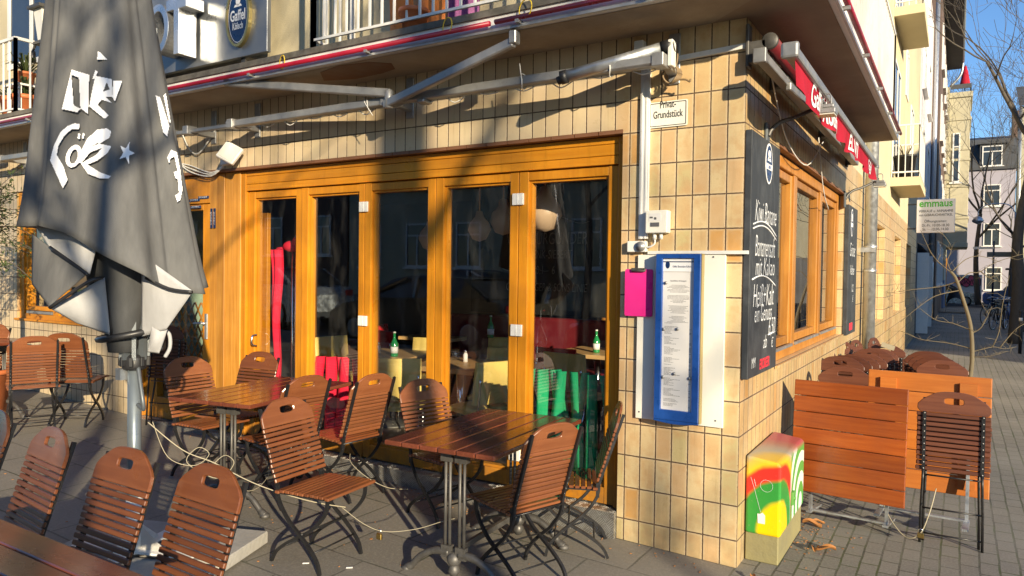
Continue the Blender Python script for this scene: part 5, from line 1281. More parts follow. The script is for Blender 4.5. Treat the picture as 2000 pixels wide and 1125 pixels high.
t = thing('drinking_glass', 'empty glass jar beside the shaker on the middle cafe table', 'glass', (-3.10, 1.5, zt)); q = MB(); q.lathe([(0, .004), (.035, .004), (.036, .11)], n=18); q.build('jar', M['glass'], t)
t = thing('flower_vase', 'small vase with pink blossoms on the left cafe table', 'vase', (-4.05, 1.30, zt)); q = MB(); q.lathe([(0, 0), (.03, 0), (.035, .05), (.02, .07)], n=14); q.build('vase', M['inttable'], t)
q = MB()
for k in range(14): q.ball((random.uniform(-.05, .05), random.uniform(-.05, .05), random.uniform(.07, .12)), .014, 8, 6)
q.build('blossom', pbr('pale blossom', (.72, .42, .34), .7), t)
# pendant lamps
for x, y, z, r, lab in ((-2.50, 1.0, 2.05, .10, 'small bulb shaped hanging lamp in the middle of the glass doors'), (-2.35, 1.15, 2.13, .12, 'drop shaped hanging lamp beside the mullion of the right glass door'), (-1.60, .55, 2.12, .13, 'large globe hanging lamp at the top of the right glass door'), (-3.75, 1.9, 2.03, .12, 'hanging lamp half hidden by the mullion of the middle glass doors')):
    t = thing('hanging_lamp', lab, 'lamp', (x, y, z), group='hanging lamps inside the cafe')
    q = MB(); q.lathe([(0, -r), (r * .6, -r * .8), (r, -.0), (r * .85, r * .6), (r * .4, r * 1.15), (r * .28, r * 1.6), (0, r * 1.7)], n=24); q.build('globe', M['bulb'], t)
    q = MB(); q.cyl((0, 0, r * 1.6), (0, 0, 3.1 - z), .006, n=6); q.build('flex', M['inttable'], t)
# cloths behind the panes
def pleats(name, x0, x1, y, z0, z1, mat, lab, n, lean):
    t = thing(name, lab, 'cloth', ((x0 + x1) / 2, y, z0))
    for i in range(n):
        u = (i + .5) / n; xc = x0 + (x1 - x0) * u - (x0 + x1) / 2; w = (x1 - x0) / n * .98; ln = lean * (((i * 7) % 5) - 2) / 2
        q = MB(); q.grid(lambda a, b: (xc + ln * (1 - b) + (a - .5) * w * (1.5 - .5 * b), -.05 * sin(pi * a) - .02 * sin(3 * a + i) + .03 * (i % 3), (z1 - z0) * b), 10, 10); o = q.build('pleat', mat, t)
        md = o.modifiers.new('cloth', 'SOLIDIFY'); md.thickness = .004
pleats('folded_cloth', -1.58, -.86, .28, .12, 1.0, M['greencloth'], 'bright green pleated cloths standing behind the right glass door', 9, .16)
pleats('folded_cloth', -3.68, -3.05, .27, .14, .94, M['redcloth'], 'bright red pleated cloths standing behind the second glass door', 7, .14)
t = thing('coat_stand', 'chrome double pole stand behind the leftmost glass door', 'stand', (-4.16, .42, FZ))
q = MB()
for d in (-.022, .022): q.cyl((d, 0, 0), (d, 0, 1.80), .011, n=12)
q.beam((-.22, 0, 1.80), (.06, 0, 1.80), .022, .022); q.lathe([(0, 0), (.16, 0), (.15, .02), (0, .03)], n=20); q.build('pole', M['chrome'], t)
q = MB(); q.grid(lambda u, v: (-4.47 + .17 * u + .05 * v * (1 - u) + .015 * sin(v * 9), .40 + .02 * sin(u * 9 + v * 2), 1.87 - 1.22 * v), 16, 24); o = q.build('red_scarf', M['redcloth']); tag(o, 'long red cloth hanging from the stand behind the leftmost glass door', 'cloth')
md = o.modifiers.new('cloth', 'SOLIDIFY'); md.thickness = .006
t = thing('toy_parrot', 'red plush parrot perched on the chrome stand behind the leftmost door', 'toy', (-4.20, .42, 1.90))
q = MB(); q.ball((0, 0, .0), .075, 18, 12, (1.35, .75, .7)); q.ball((.085, 0, .05), .048, 16, 10); q.ball((-.14, 0, -.02), .03, 12, 8, (2.4, .7, .5)); q.build('body', M['redcloth'], t)
q = MB(); q.lathe([(.0, 0), (.02, .0), (0, .045)], (.125, 0, .045), 10, Matrix.Rotation(pi / 2, 3, 'Y')); q.ball((.11, -.03, .065), .008, 8, 6); q.build('beak', M['orange'], t)
q = MB(); q.ball((.10, -.02, .085), .024, 10, 8); q.build('crest', M['blue'], t)
q = MB(); q.bx(-4.50, -4.33, .25, .29, .1, 2.20); tag(q.build('wooden_panel', M['frameh'], bevel=.003), 'light wooden panel standing behind the leftmost glass door', 'panel')
q = MB(); q.bx(-.022, .0, -.3, .3, 0, .01)
# blackboard wall, bench, bar
t = thing('wall_blackboard', 'large blackboard inside the cafe with a chalked wine list', 'blackboard')
q = MB(); q.bx(-4.6, -2.35, 3.9, 3.94, 1.15, 3.0); q.build('panel', pbr('black board', (.014, .014, .013), .6), t)
q = MB(); kw = dict(shear=.1, off=-.008)
for s, z, sz in (('WEISSBURGUNDER', 2.12, .22), ('SCHENK-SIEBERT', 1.92, .16), ('0,1    6', 1.72, .16), ('GUNDBERGER & SONS LINIE', 1.50, .15)): q.text(s, FRONT(-3.45, 3.897, z), sz, xs=.62, **kw)
q.tube([(-4.2 + .08 * i, 3.897, 2.36 + .05 * sin(i * .7)) for i in range(18)], .005, 4); q.tube([(-4.1 + .05 * i, 3.897, 1.74 - .03 * sin(i * .6)) for i in range(15)], .005, 4); q.build('chalk_writing', M['chalkfaint'], t)
t = thing('bench', 'maroon leather bench along the back of the cafe', 'bench', (-3.6, 3.55, FZ)); q = MB(); q.bx(-1.2, 1.3, .12, .24, .3, 1.05); q.build('backrest', M['maroon'], t, bevel=.04, seg=3); q = MB(); q.bx(-1.2, 1.3, -.3, .12, .3, .48); q.build('seat', M['maroon'], t, bevel=.04, seg=3); q = MB(); q.bx(-1.18, 1.28, -.24, .22, .0, .3); q.build('plinth', M['dark'], t)
t = thing('bar_counter', 'orange wood panelled counter deep behind the right glass door', 'counter', (-2.6, 5.6, FZ)); q = MB(); q.bx(-.9, .7, 0, .5, 0, 1.05); q.build('front_panel', M['intpanel'], t); q = MB(); q.bx(-.95, .75, -.06, .56, 1.05, 1.09); q.build('top', M['inttable'], t)
for x, lab in ((-3.35, 'left red round stool before the counter'), (-3.0, 'right red round stool before the counter')):
    t = thing('bar_stool', lab, 'stool', (x, 4.5, FZ), group='red stools at the counter'); q = MB(); q.lathe([(0, .70), (.17, .70), (.19, .73), (.17, .77), (0, .78)], n=24); q.build('seat', M['redvinyl'], t)
    q = MB()
    for k in range(4): q.tube([(.13 * cos(k * pi / 2 + .7), .13 * sin(k * pi / 2 + .7), .70), (.2 * cos(k * pi / 2 + .7), .2 * sin(k * pi / 2 + .7), 0)], .01, 8)
    q.build('leg', M['chrome'], t)
t = thing('house_plant', 'small green plant on the left cafe window ledge', 'plant', (-7.75, .35, 1.12)); q = MB(); q.lathe([(0, 0), (.06, 0), (.08, .13), (0, .13)], n=16); q.build('pot', M['white'], t)
q = MB()
for k in range(24):
    a = random.uniform(0, 6.28); l = random.uniform(.12, .26); d = V((cos(a), sin(a), 0)); p0 = V((0, 0, .12)); p1 = p0 + d * l * .4 + V((0, 0, l * .8)); p2 = p0 + d * l + V((0, 0, l * .3)); w = V((-sin(a), cos(a), 0)) * .022
    q.add([p0, p1 - w, p1 + w, p2], [(0, 1, 2), (1, 3, 2)])
q.build('foliage', M['grass'], t)
q = MB(); q.bx(-9.5, -6.4, .3, .5, 1.03, 1.10); tag(q.build('window_ledge', M['inttable']), 'wooden ledge inside the left cafe window', 'ledge')
# ------------------------------------------------------------------ bare trees
def grow(m, tw, p, d, r, L, depth, rng, up=.15, spread=.6, twig=.006):
    """one limb with side branches, recursively"""
    n = 5; pts = [V(p)]; dd = V(d).normalized()
    for i in range(n):
        dd = (dd + V((rng.uniform(-1, 1), rng.uniform(-1, 1), rng.uniform(-1, 1) + up)) * .20).normalized(); pts.append(pts[-1] + dd * L / n)
    rs = [max(twig * .6, r * (1 - .45 * i / n)) for i in range(n + 1)]
    (m if r > .02 else tw).tube(pts, rs, 7 if r > .03 else (5 if r > .012 else 4))
    if depth == 0: return
    k = 3 if depth > 1 else 4
    for j in range(k):
        i = n if j == 0 else rng.randint(2, n)
        a = V((rng.uniform(-1, 1), rng.uniform(-1, 1), rng.uniform(-.4, 1))).normalized()
        nd = (dd + a * spread * (1.0 if j else .5)).normalized()
        grow(m, tw, pts[i], nd, rs[i] * (.72 if j == 0 else .55), L * rng.uniform(.62, .85), depth - 1, rng, up, spread, twig)
def bare_tree(name, lab, base, trunk, r, L, depth, seed, mat='bark', group=None, up=.15, spread=.7, twig=.006, extra=()):
    t = thing(name, lab, 'tree', base, group=group); rng = random.Random(seed)
    m = MB(); tr = smooth_path(trunk, 5); n = len(tr); m.tube(tr, [r * (1 - .5 * i / (n - 1)) for i in range(n)], 12); [m.tube(smooth_path(e_, 4), [r * .55 * (1 - .5 * i / (4 * (len(e_) - 1))) for i in range(4 * (len(e_) - 1) + 1)], 8) for e_ in extra]; m.build('trunk', M[mat], t)
    c = MB(); tw = MB(); d = (tr[-1] - tr[-2]).normalized()
    for i in range(5):
        a = V((cos(i * 1.26 + seed), sin(i * 1.26 + seed), .25)).normalized(); nd = (d * .7 + a * spread).normalized()
        grow(c, tw, tr[-1 if i < 3 else -4], nd, r * .36, L, depth, rng, up, spread, twig)
    c.v += []; b = len(c.v); c.v += tw.v; c.f += [[b + i for i in f] for f in tw.f]; c.sm += tw.sm; c.r += tw.r
    c.build('crown', M[mat], t); return t
# sapling on the side pavement, traced limb by limb
t = thing('sapling', 'thin bare young tree on the side pavement behind the stacked chairs', 'tree', (1.24, 9.7, 0)); rng = random.Random(5)
q = MB(); tr = smooth_path([(0, 0, 0), (.03, 0, .40), (0, 0, .90), (-.10, 0, 1.30), (-.22, 0, 1.68), (-.30, .02, 1.80)], 5); q.tube(tr, [.036 - .016 * i / (len(tr) - 1) for i in range(len(tr))], 10); q.build('trunk', M['barky'], t)
q = MB(); limbs = [[(-.20, 0, 1.62), (-.05, .05, 1.78), (.1, .1, 1.80), (.3, .1, 1.95), (.55, .15, 2.05), (.85, .2, 2.15)], [(-.22, 0, 1.68), (-.35, .1, 1.95), (-.3, .1, 2.2), (-.44, .1, 2.45)], [(-.2, 0, 1.64), (-.45, .05, 1.55), (-.8, 0, 1.50), (-1.2, -.05, 1.43), (-1.6, -.1, 1.42)], [(-.15, 0, 1.5), (-.5, -.1, 1.40), (-.75, -.15, 1.2), (-1.0, -.2, .95)],
 [(.01, 0, .85), (-.25, .05, .95), (-.5, .05, 1.0), (-.75, 0, 1.2)], [(.03, 0, .55), (-.3, .05, .62), (-.7, .05, .66), (-1.0, .1, .78)], [(.02, 0, .5), (.3, 0, .6), (.45, 0, .58), (.62, .05, .62)], [(.03, 0, .42), (.25, -.05, .45), (.5, -.05, .55)], [(.01, 0, .8), (.15, 0, .92), (.28, .05, 1.25)], [(.3, 0, .6), (.38, 0, .85), (.42, 0, 1.3), (.5, .05, 1.75)], [(.4, 0, .6), (.6, 0, .9), (.8, .05, 1.05)], [(-.28, .02, 1.8), (-.1, .1, 2.0), (.1, .15, 2.06), (.35, .2, 1.98)], [(.1, .1, 1.82), (.25, .12, 1.7), (.45, .1, 1.62)], [(-.25, 0, 1.75), (-.55, .1, 2.05), (-.75, .1, 2.5)]]
for l in limbs:
    sp = smooth_path(l, 5); q.tube(sp, [.009 - .006 * i / (len(sp) - 1) for i in range(len(sp))], 6)
    for k in range(9):
        i = rng.randint(2, len(sp) - 2); a = V((rng.uniform(-1, 1), rng.uniform(-.5, .5), rng.uniform(-.6, 1))).normalized(); l_ = rng.uniform(.05, .26); e_ = sp[i] + a * l_ * .5 + V((0, 0, .02)); q.tube([sp[i], e_, e_ + (a + V((rng.uniform(-.6, .6), 0, rng.uniform(-.6, .6)))) * l_ * .5], [.0035, .003, .0015], 4)
q.build('crown', M['barky'], t)
q = MB(); q.cyl((.05, -.02, .0), (.05, -.02, .62), .02, n=8); 
bare_tree('street_tree', 'large bare street tree cutting the right edge of the picture', (2.35, 19.0, 0), [(0, 0, 0), (.05, 0, 1.5), (.0, .0, 2.6), (.12, .1, 3.8), (.35, .2, 5.2)], .17, 2.6, 4, 21, up=.2, spread=.85, twig=.008)
bare_tree('street_tree', 'bare street tree before the pale pink house', (3.6, 44, 0), [(0, 0, 0), (-.1, 0, 2), (.1, 0, 4)], .16, 3.6, 4, 9, spread=.8, twig=.011)
bare_tree('street_tree', 'bare tree rising behind the roof line of the pale pink house', (2.2, 52.5, 0), [(0, 0, 0), (-.2, 0, 3), (.0, 0, 6)], .2, 4.2, 4, 33, spread=.75, twig=.013)
# trees across the front street; their shadows fall over the cafe
FT = 'bare trees along the front street'
bare_tree('street_tree', 'tall bare tree on the front street, trunk nearest the corner', (7.75, -7.45, -.1), [(0, 0, 0), (.05, .05, 2.5), (-.03, .02, 4.4), (-.03, .0, 5.4), (-.05, 0, 6.6), (-.1, 0, 7.8)], .13, 2.2, 3, 4, spread=.8, twig=.012, extra=[[(-.02, 0, 5.0), (.35, 0, 5.45), (.62, .0, 5.85), (.95, 0, 6.3), (1.3, 0, 6.9)], [(-.03, 0, 4.7), (-.16, 0, 5.2), (-.22, 0, 6.2), (-.2, 0, 8)], [(-.03, 0, 4.7), (.12, 0, 5.2), (.17, 0, 6.2), (.2, 0, 8)]])
bare_tree('street_tree', 'bare tree on the front street farther along to the right', (10.2, -12.2, -.1), [(0, 0, 0), (-.1, .1, 2.5), (.2, .0, 5.0), (.1, 0, 7.8)], .13, 2.4, 3, 14, spread=.8, twig=.012)
bare_tree('street_tree', 'bare tree on the front street beside the parked cars', (4.75, -7.6, -.1), [(0, 0, 0), (.08, 0, 2.0), (.0, .05, 3.4), (.0, .1, 4.5)], .09, 1.5, 3, 44, spread=.8, twig=.014)
bare_tree('street_tree', 'bare tree on the front street farthest to the right of the row', (16.4, -12.3, -.1), [(0, 0, 0), (.08, 0, 2.4), (-.05, .05, 4.6), (.0, .1, 6.4)], .08, 2.0, 3, 77, spread=.9, twig=.016)
bare_tree('street_tree', 'bare tree behind the parked cars opposite the glass doors', (-9.0, -16.3, .25), [(0, 0, 0), (.1, 0, 2.6), (.0, .1, 4.6)], .14, 2.6, 4, 51, spread=.85, twig=.01)
# olive in a tub at the left edge
t = thing('olive_tree', 'leafy olive tree with hanging branches at the left edge before the window', 'tree', (-7.0, -.95, gz(-7.0))); rng = random.Random(8)
q = MB(); q.lathe([(0, 0), (.2, 0), (.26, .42), (.28, .42), (.28, .46), (.22, .46), (.2, .4), (0, .4)], n=24); q.build('tub', M['terracotta'], t)
q = MB(); q.tube(smooth_path([(0, 0, .38), (.03, 0, 1.0), (-.03, .03, 1.6), (.02, 0, 2.0)], 4), [.035] * 9 + [.025] * 4, 8); q.build('trunk', M['bark'], t)
q = MB(); br = MB()
for k in range(60):
    a = rng.uniform(0, 6.28); e_ = rng.uniform(-.3, 1.2); d = V((cos(a) * cos(e_), sin(a) * cos(e_) * .8, sin(e_))); p = V((0, 0, rng.uniform(1.55, 2.0))); L = rng.uniform(.3, .62); pts = [p]
    for i in range(6): d = (d + V((0, 0, -.14)) + V((rng.uniform(-.2, .2), rng.uniform(-.2, .2), 0))).normalized(); pts.append(pts[-1] + d * L / 5)
    br.tube(pts, .0045, 4)
    for i in range(1, 7):
        for j in range(9):
            c = pts[i] + V((rng.uniform(-.05, .05), rng.uniform(-.05, .05), rng.uniform(-.05, .05))); ld = (d * .6 + V((rng.uniform(-1, 1), rng.uniform(-1, 1), rng.uniform(-.8, .5)))).normalized(); w = ld.cross(V((rng.uniform(-1, 1), rng.uniform(-1, 1), 1))).normalized() * .0085; l = rng.uniform(.035, .06)
            q.add([c, c + ld * l * .5 + w, c + ld * l, c + ld * l * .5 - w], [(0, 1, 2, 3)])
br.build('branches', M['bark'], t); q.build('crown', M['leaf'], t)
q = MB(); rng = random.Random(2)
for k in range(420):
    x, y = rng.gauss(.35, .18), rng.gauss(7.4, .35); h = rng.uniform(.05, .16); w = .006; dx, dy = rng.uniform(-.05, .05), rng.uniform(-.05, .05)
    if x > .03: q.add([(x - w, y, 0), (x + w, y, 0), (x + dx, y + dy, h)], [(0, 1, 2)])
tag(q.build('grass_tuft', M['grass']), 'tuft of green grass at the foot of the side wall beyond the chairs', 'grass', kind='stuff')

# ------------------------------------------------------------------ street furniture
t = thing('hanging_sign', 'white double sided sign reading emmaus with green heading and opening hours on the wall', 'sign', (.57, 15.2, 0))
q = MB(); q.bx(-.385, .385, -.03, .03, 2.745, 3.52); q.build('panel', M['letter'], t, bevel=.01)
q = MB(); q.text('emmaus', FRONT(0, -.032, 3.42), .235, xs=.86, bold=.025); q.build('heading', M['green'], t)
q = MB(); 
for s, z, sz, xs, al, x in (('VERKAUF u. ANNAHME', 3.245, .085, .78, 'CENTER', 0), ('von GEBRAUCHSARTIKEL', 3.155, .08, .75, 'CENTER', 0), ('Öffnungszeiten:', 3.01, .085, .85, 'CENTER', 0), ('Di.-Fr. 10.00-18.30', 2.915, .085, .85, 'CENTER', 0), ('Sa.     10.00-14.00', 2.825, .085, .85, 'CENTER', 0)): q.text(s, FRONT(x, -.032, z), sz, xs=xs, align=al)
q.build('lettering', M['inkblack'], t)
q = MB(); q.bx(-.57, -.38, -.015, .015, 3.40, 3.43); q.bx(-.57, -.38, -.015, .015, 2.83, 2.86); q.build('bracket', M['steelblack'], t)
def bicycle(x, y, rz, lab, col):
    t = thing('bicycle', lab, 'bicycle', (x, y, 0), rz, 'bicycles parked on the side pavement')
    for wx in (-.52, .52):
        q = MB(); q.tube([(wx + .33 * cos(a), 0, .34 + .33 * sin(a)) for a in [2 * pi * i / 32 for i in range(33)]], .018, 6); w = q.build('wheel', M['rubber'], t)
        q = MB()
        q.tube([(wx + .31 * cos(a), 0, .34 + .31 * sin(a)) for a in [2 * pi * i / 32 for i in range(33)]], .008, 5)
        for k in range(14): a = k * 2 * pi / 14; q.tube([(wx, 0, .34), (wx + .31 * cos(a), 0, .34 + .31 * sin(a))], .0022, 3)
        q.build('rim', M['chrome'], w)
    q = MB(); A_, Bb, Cc, Dd = (-.52, 0, .34), (-.08, 0, .30), (-.22, 0, .80), (.36, 0, .82)
    for a, b in ((A_, Bb), (A_, Cc), (Bb, Cc), (Cc, Dd), (Bb, Dd), ((.36, 0, .9), (.52, 0, .34))): q.tube([a, b], .017, 8)
    q.build('frame', col, t)
    q = MB(); q.tube(smooth_path([(.25, -.28, .98), (.36, -.2, 1.02), (.36, 0, 1.0), (.36, .2, 1.02), (.25, .28, .98)], 4), .012, 6); q.tube([(.36, 0, .88), (.36, 0, 1.0)], .013, 6); q.build('handlebar', M['chrome'], t)
    q = MB(); q.ball((-.25, 0, .93), .1, 12, 8, (1.3, .8, .35)); q.tube([(-.22, 0, .78), (-.25, 0, .92)], .012, 6); q.build('saddle', M['black'], t)
    q = MB(); q.bx(-.75, -.3, -.06, .06, .72, .735); q.tube([(-.7, 0, .72), (-.52, 0, .34)], .008, 5); q.build('rack', M['steelblack'], t)
for x, y, rz, lab, c in ((2.25, 25.2, 1.2, 'bicycle nearest on the pavement, front wheel toward us', M['steelblack']), (2.55, 26.0, 1.35, 'second bicycle leaning beside the dark cabinet', M['vanblue']), (2.15, 28.2, 1.1, 'dark bicycle behind the two nearest ones', M['carblack']), (2.7, 29.2, 1.5, 'bicycle at the back of the row', M['silver'])): bicycle(x, y, rz, lab, c)
t = thing('street_cabinet', 'dark advertising cabinet with posters and purple scribble at the right edge', 'cabinet', (2.72, 24.6, 0))
q = MB(); q.bx(-.1, .5, -.2, .2, 0, 2.0); q.bx(-.35, .6, -.3, .3, 2.0, 2.06); q.build('housing', pbr('dark cabinet', (.035, .03, .04), .5), t, bevel=.01)
q = MB(); q.bx(-.03, .33, -.206, -.2, 1.25, 1.5); q.bx(-.03, .3, -.206, -.2, 1.6, 1.95); q.build('poster', pbr('pale blue poster', (.30, .45, .65), .5, var=.5, scale=14), t)
q = MB(); q.tube(smooth_path([(.02, -.206, .95), (.08, -.206, 1.03), (.15, -.206, .98), (.03, -.206, .82), (.18, -.206, .82)], 5), .012, 5); q.tube([(.1 + .09 * cos(a), -.206, .62 + .1 * sin(a)) for a in [2 * pi * i / 16 for i in range(17)]], .012, 5); q.build('scribble', pbr('purple paint', (.40, .12, .45), .6), t)
t = thing('bollard', 'slim dark post at the right edge of the pavement', 'bollard', (2.28, 15.9, 0)); q = MB(); q.cyl((0, 0, 0), (0, 0, .95), .035, n=14); q.ball((0, 0, .95), .037, 12, 8); q.build('post', M['steelblack'], t); q = MB(); q.cyl((0, 0, .74), (0, 0, .82), .037, n=14); q.build('band', M['whitemetal'], t)
t = thing('street_lamp', 'round grey lamp head hanging over the street from a curved arm', 'lamp', (3.3, 38, 0)); q = MB(); q.cyl((0, 0, 0), (0, 0, 4.9), .05, .035, n=10); q.tube(smooth_path([(0, 0, 4.9), (-.3, 0, 5.3), (-1.0, 0, 5.35), (-1.45, 0, 5.1), (-1.5, 0, 4.8)], 5), .025, 8); q.build('post', M['galv'], t); q = MB(); q.lathe([(0, .3), (.16, .22), (.26, .05), (.22, -.02), (0, -.14)], (-1.5, 0, 4.5), 18); q.build('lamp_head', M['galv'], t)
t = thing('sign_post', 'dark blue post with direction signs before the pale pink house', 'sign', (2.9, 50.5, 0)); q = MB(); q.cyl((0, 0, 0), (0, 0, 4.1), .06, n=10); q.build('post', M['navy'], t); q = MB(); q.bx(-.35, 1.0, -.03, .03, 3.1, 3.42); q.build('sign_plate', M['darkgrey'], t); q = MB(); q.bx(-1.1, .0, -.08, -.03, 3.6, 3.75); q.build('sign_plate', M['letter'], t)
q = MB(); q.grid(lambda u, v: (-.42 + .84 * u, .35 * sin(pi * u) * 0 - .55 * sin(pi * v) * 0 + (v - .5) * 1.6, 1.25 * (sin(pi * u) ** .35) * (sin(pi * (.12 + .76 * v)) ** .5)), 18, 18)
o = q.build('covered_scooter', M['cover']); o.location = (.95, 38.2, 0); tag(o, 'black covered bulk standing before the pale bay fronted house', 'covered vehicle')
# ------------------------------------------------------------------ cars
def car(name, lab, loc, rz, paint, kind='car', group=None, L=4.4, Wd=1.76, H=1.44):
    t = thing(name, lab, 'van' if kind == 'van' else 'car', loc, rz, group); h = L / 2
    if kind == 'van': body = [(-h, .35), (-h, .95), (-h + .06, H - .12), (-h + .25, H), (h - 1.75, H), (h - 1.15, 1.12), (h - .15, .95), (h, .75), (h, .35)]; gl = [(-h + .5, 1.08), (-h + .45, H - .14), (h - 1.85, H - .14), (h - 1.32, 1.10)]
    else: body = [(-h, .40), (-h + .02, .80), (-h + .12, .98), (-h + .55, 1.05), (h - 1.45, 1.0), (h - .45, .86), (h - .05, .68), (h, .40)]; gl = [(-h + .35, 1.03), (-h + .95, H - .06), (-h + 1.5, H), (h - 2.2, H), (h - 1.75, H - .08), (h - 1.1, 1.0)]
    # rounded body: profile lofted across the width with tumblehome
    low = [(-h + .1, .22), (h - .1, .22)]; prof = body + low[::-1]
    m = MB(); n = len(prof); secs = 9
    rows = []
    for j in range(secs):
        w = -1 + 2 * j / (secs - 1); y = Wd / 2 * sin(w * pi / 2) ; k = 1 - .045 * abs(w) ** 6
        rows.append([(x * k, y, z if z < .45 else z - .05 * abs(w) ** 5) for x, z in prof])
    vs = [p for r_ in rows for p in r_]; fs = [(j * n + i, j * n + (i + 1) % n, (j + 1) * n + (i + 1) % n, (j + 1) * n + i) for j in range(secs - 1) for i in range(n)] + [tuple(range(n)), tuple(range(secs * n - 1, (secs - 1) * n - 1, -1))]
    m.add(vs, fs, False); b = m.build('body', paint, t, bevel=.05, seg=3)
    m = MB(); n2 = len(gl)
    if kind != 'van':
        rows = [[(x * (1 - .03 * abs(w)), (Wd / 2 - .06) * w * (1 - .20 * max(0, (z - 1.0) / .45)), z) for x, z in gl] for w in (-1, -.6, 0, .6, 1)]
        vs = [p for r_ in rows for p in r_]; fs = [(j * n2 + i, j * n2 + (i + 1) % n2, (j + 1) * n2 + (i + 1) % n2, (j + 1) * n2 + i) for j in range(4) for i in range(n2)] + [tuple(range(n2)), tuple(range(5 * n2 - 1, 4 * n2 - 1, -1))]
        m.add(vs, fs, False); m.build('window', M['window'], t, bevel=.03, seg=2)
        m = MB(); m.grid(lambda u, v: (-h + 1.0 + (L - 3.25) * u, (Wd / 2 - .20) * (2 * v - 1), H + .012 - .03 * abs(2 * v - 1) ** 3 - .03 * abs(2 * u - 1) ** 3), 10, 8)
        for s in (-1, 1):
            for a, b2 in (((-h + .42, 1.03), (-h + 1.0, H - .03)), ((-.1, 1.0), (-.12, H)), ((h - 1.15, 1.0), (h - 2.2, H - .02))): m.beam((a[0], s * (Wd / 2 - .062), a[1]), (b2[0], s * (Wd / 2 - .15), b2[1]), .07, .05)
        m.build('roof', paint, t)
    else:
        for s in (-1, 1): m.prism(gl, .012 * s, ((0, s * (Wd / 2 - .02), 0), (1, 0, 0), (0, 0, 1)))
        m.add([(h - 1.74, -.7, H - .02), (h - 1.74, .7, H - .02), (h - 1.16, .78, 1.14), (h - 1.16, -.78, 1.14)], [(0, 1, 2, 3)]); m.build('window', M['window'], t)
    for wx in (-h + .82, h - .86):
        for s in (-1, 1):
            R = Matrix.Rotation(pi / 2, 3, 'X'); m = MB(); m.lathe([(.18, -.1), (.31, -.1), (.325, -.06), (.325, .06), (.31, .1), (.18, .1)], (wx, s * (Wd / 2 - .10), .32), 28, R); w = m.build('wheel', M['rubber'], t)
            m = MB()
            for k in range(5): a = k * 2 * pi / 5 + .3; m.beam((wx, s * (Wd / 2 - .0), .32), (wx + .2 * cos(a), s * (Wd / 2 - .0), .32 + .2 * sin(a)), .07, .02, (0, 1, 0))
            m.lathe([(.19, -.02), (.215, -.02), (.215, .02), (.19, .02)], (wx, s * (Wd / 2 - .005), .32), 24, R); m.build('rim', M['alu'], w)
    for s in (-1, 1):
        m = MB(); m.ball((h - .16, s * .62, .72), .13, 12, 8, (.7, 1.3, .6)); m.build('headlight', M['lampglass'], t)
        m = MB(); m.box((-h + .03, s * .66, .84), (.06, .24, .14)); m.build('tail_light', M['redvinyl'], t, bevel=.02)
    m = MB(); m.box((h - .02, 0, .42), (.05, .5, .11)); m.build('number_plate', M['letter'], t)
    return t
car('parked_car', 'silver car with five spoke wheels parked before the pale pink house', (.2, 54.6, -.12), .0, M['silver'])
car('parked_van', 'blue van parked behind the bicycles on the cross street', (4.7, 53.8, -.12), pi, M['vanblue'], 'van', None, 4.5, 1.85, 1.9)
PC = 'cars parked along the front street'
car('parked_car', 'black car parked opposite the middle glass doors', (-8.6, -8.0, .13), pi, M['carblack'], group=PC, L=4.7)
car('parked_car', 'silver car parked opposite the entrance', (-14.0, -8.05, .30), pi, M['silver'], group=PC)
car('parked_car', 'white estate car parked on the far side of the front street', (-11.6, -14.4, .24), 0, M['carwhite'], group=PC, H=1.5)
car('parked_car', 'dark red car parked near the corner of the front street', (-2.9, -8.1, -.02), pi, pbr('dark red car paint', (.16, .012, .02), .25, coat=.8), group=PC)
# ------------------------------------------------------------------ houses
def opening(par, fr, x0, x1, z0, z1, mat='white', cross=True, transom=.72, depth=.07, arch_=False, sill=True):
    """window: frame with sub-part pane, in a plane frame (origin, across, up); faces -normal"""
    o, ux, uy = V(fr[0]), V(fr[1]), V(fr[2]); nn = ux.cross(uy)
    def P(x, z, d): return o + ux * x + uy * z + nn * d
    def bar(m, a, b, c, d, e0=.0, e1=.05):
        vs = [P(x, z, e) for x in (a, b) for z in (c, d) for e in (e0, e1)]
        m.add(vs, [(0, 1, 3, 2), (4, 6, 7, 5), (0, 4, 5, 1), (2, 3, 7, 6), (0, 2, 6, 4), (1, 5, 7, 3)])
    f = MB(); w = .07
    bar(f, x0, x0 + w, z0, z1); bar(f, x1 - w, x1, z0, z1); bar(f, x0 + w, x1 - w, z0, z0 + w); bar(f, x0 + w, x1 - w, z1 - w, z1)
    zt = z0 + (z1 - z0) * transom
    if transom < 1: bar(f, x0 + w, x1 - w, zt - w / 2, zt + w / 2)
    if cross: bar(f, (x0 + x1) / 2 - w / 2, (x0 + x1) / 2 + w / 2, z0 + w, (zt - w / 2) if transom < 1 else z1 - w)
    if sill: bar(f, x0 - .12, x1 + .12, z0 - .09, z0 - .0, .0, .12)
    w_ = f.build('window', M[mat], par); g = MB(); g.quad(P(x0 + w, z0 + w, .012), P(x1 - w, z0 + w, .012), P(x1 - w, z1 - w, .012), P(x0 + w, z1 - w, .012)); g.build('pane', M['window'], w_)
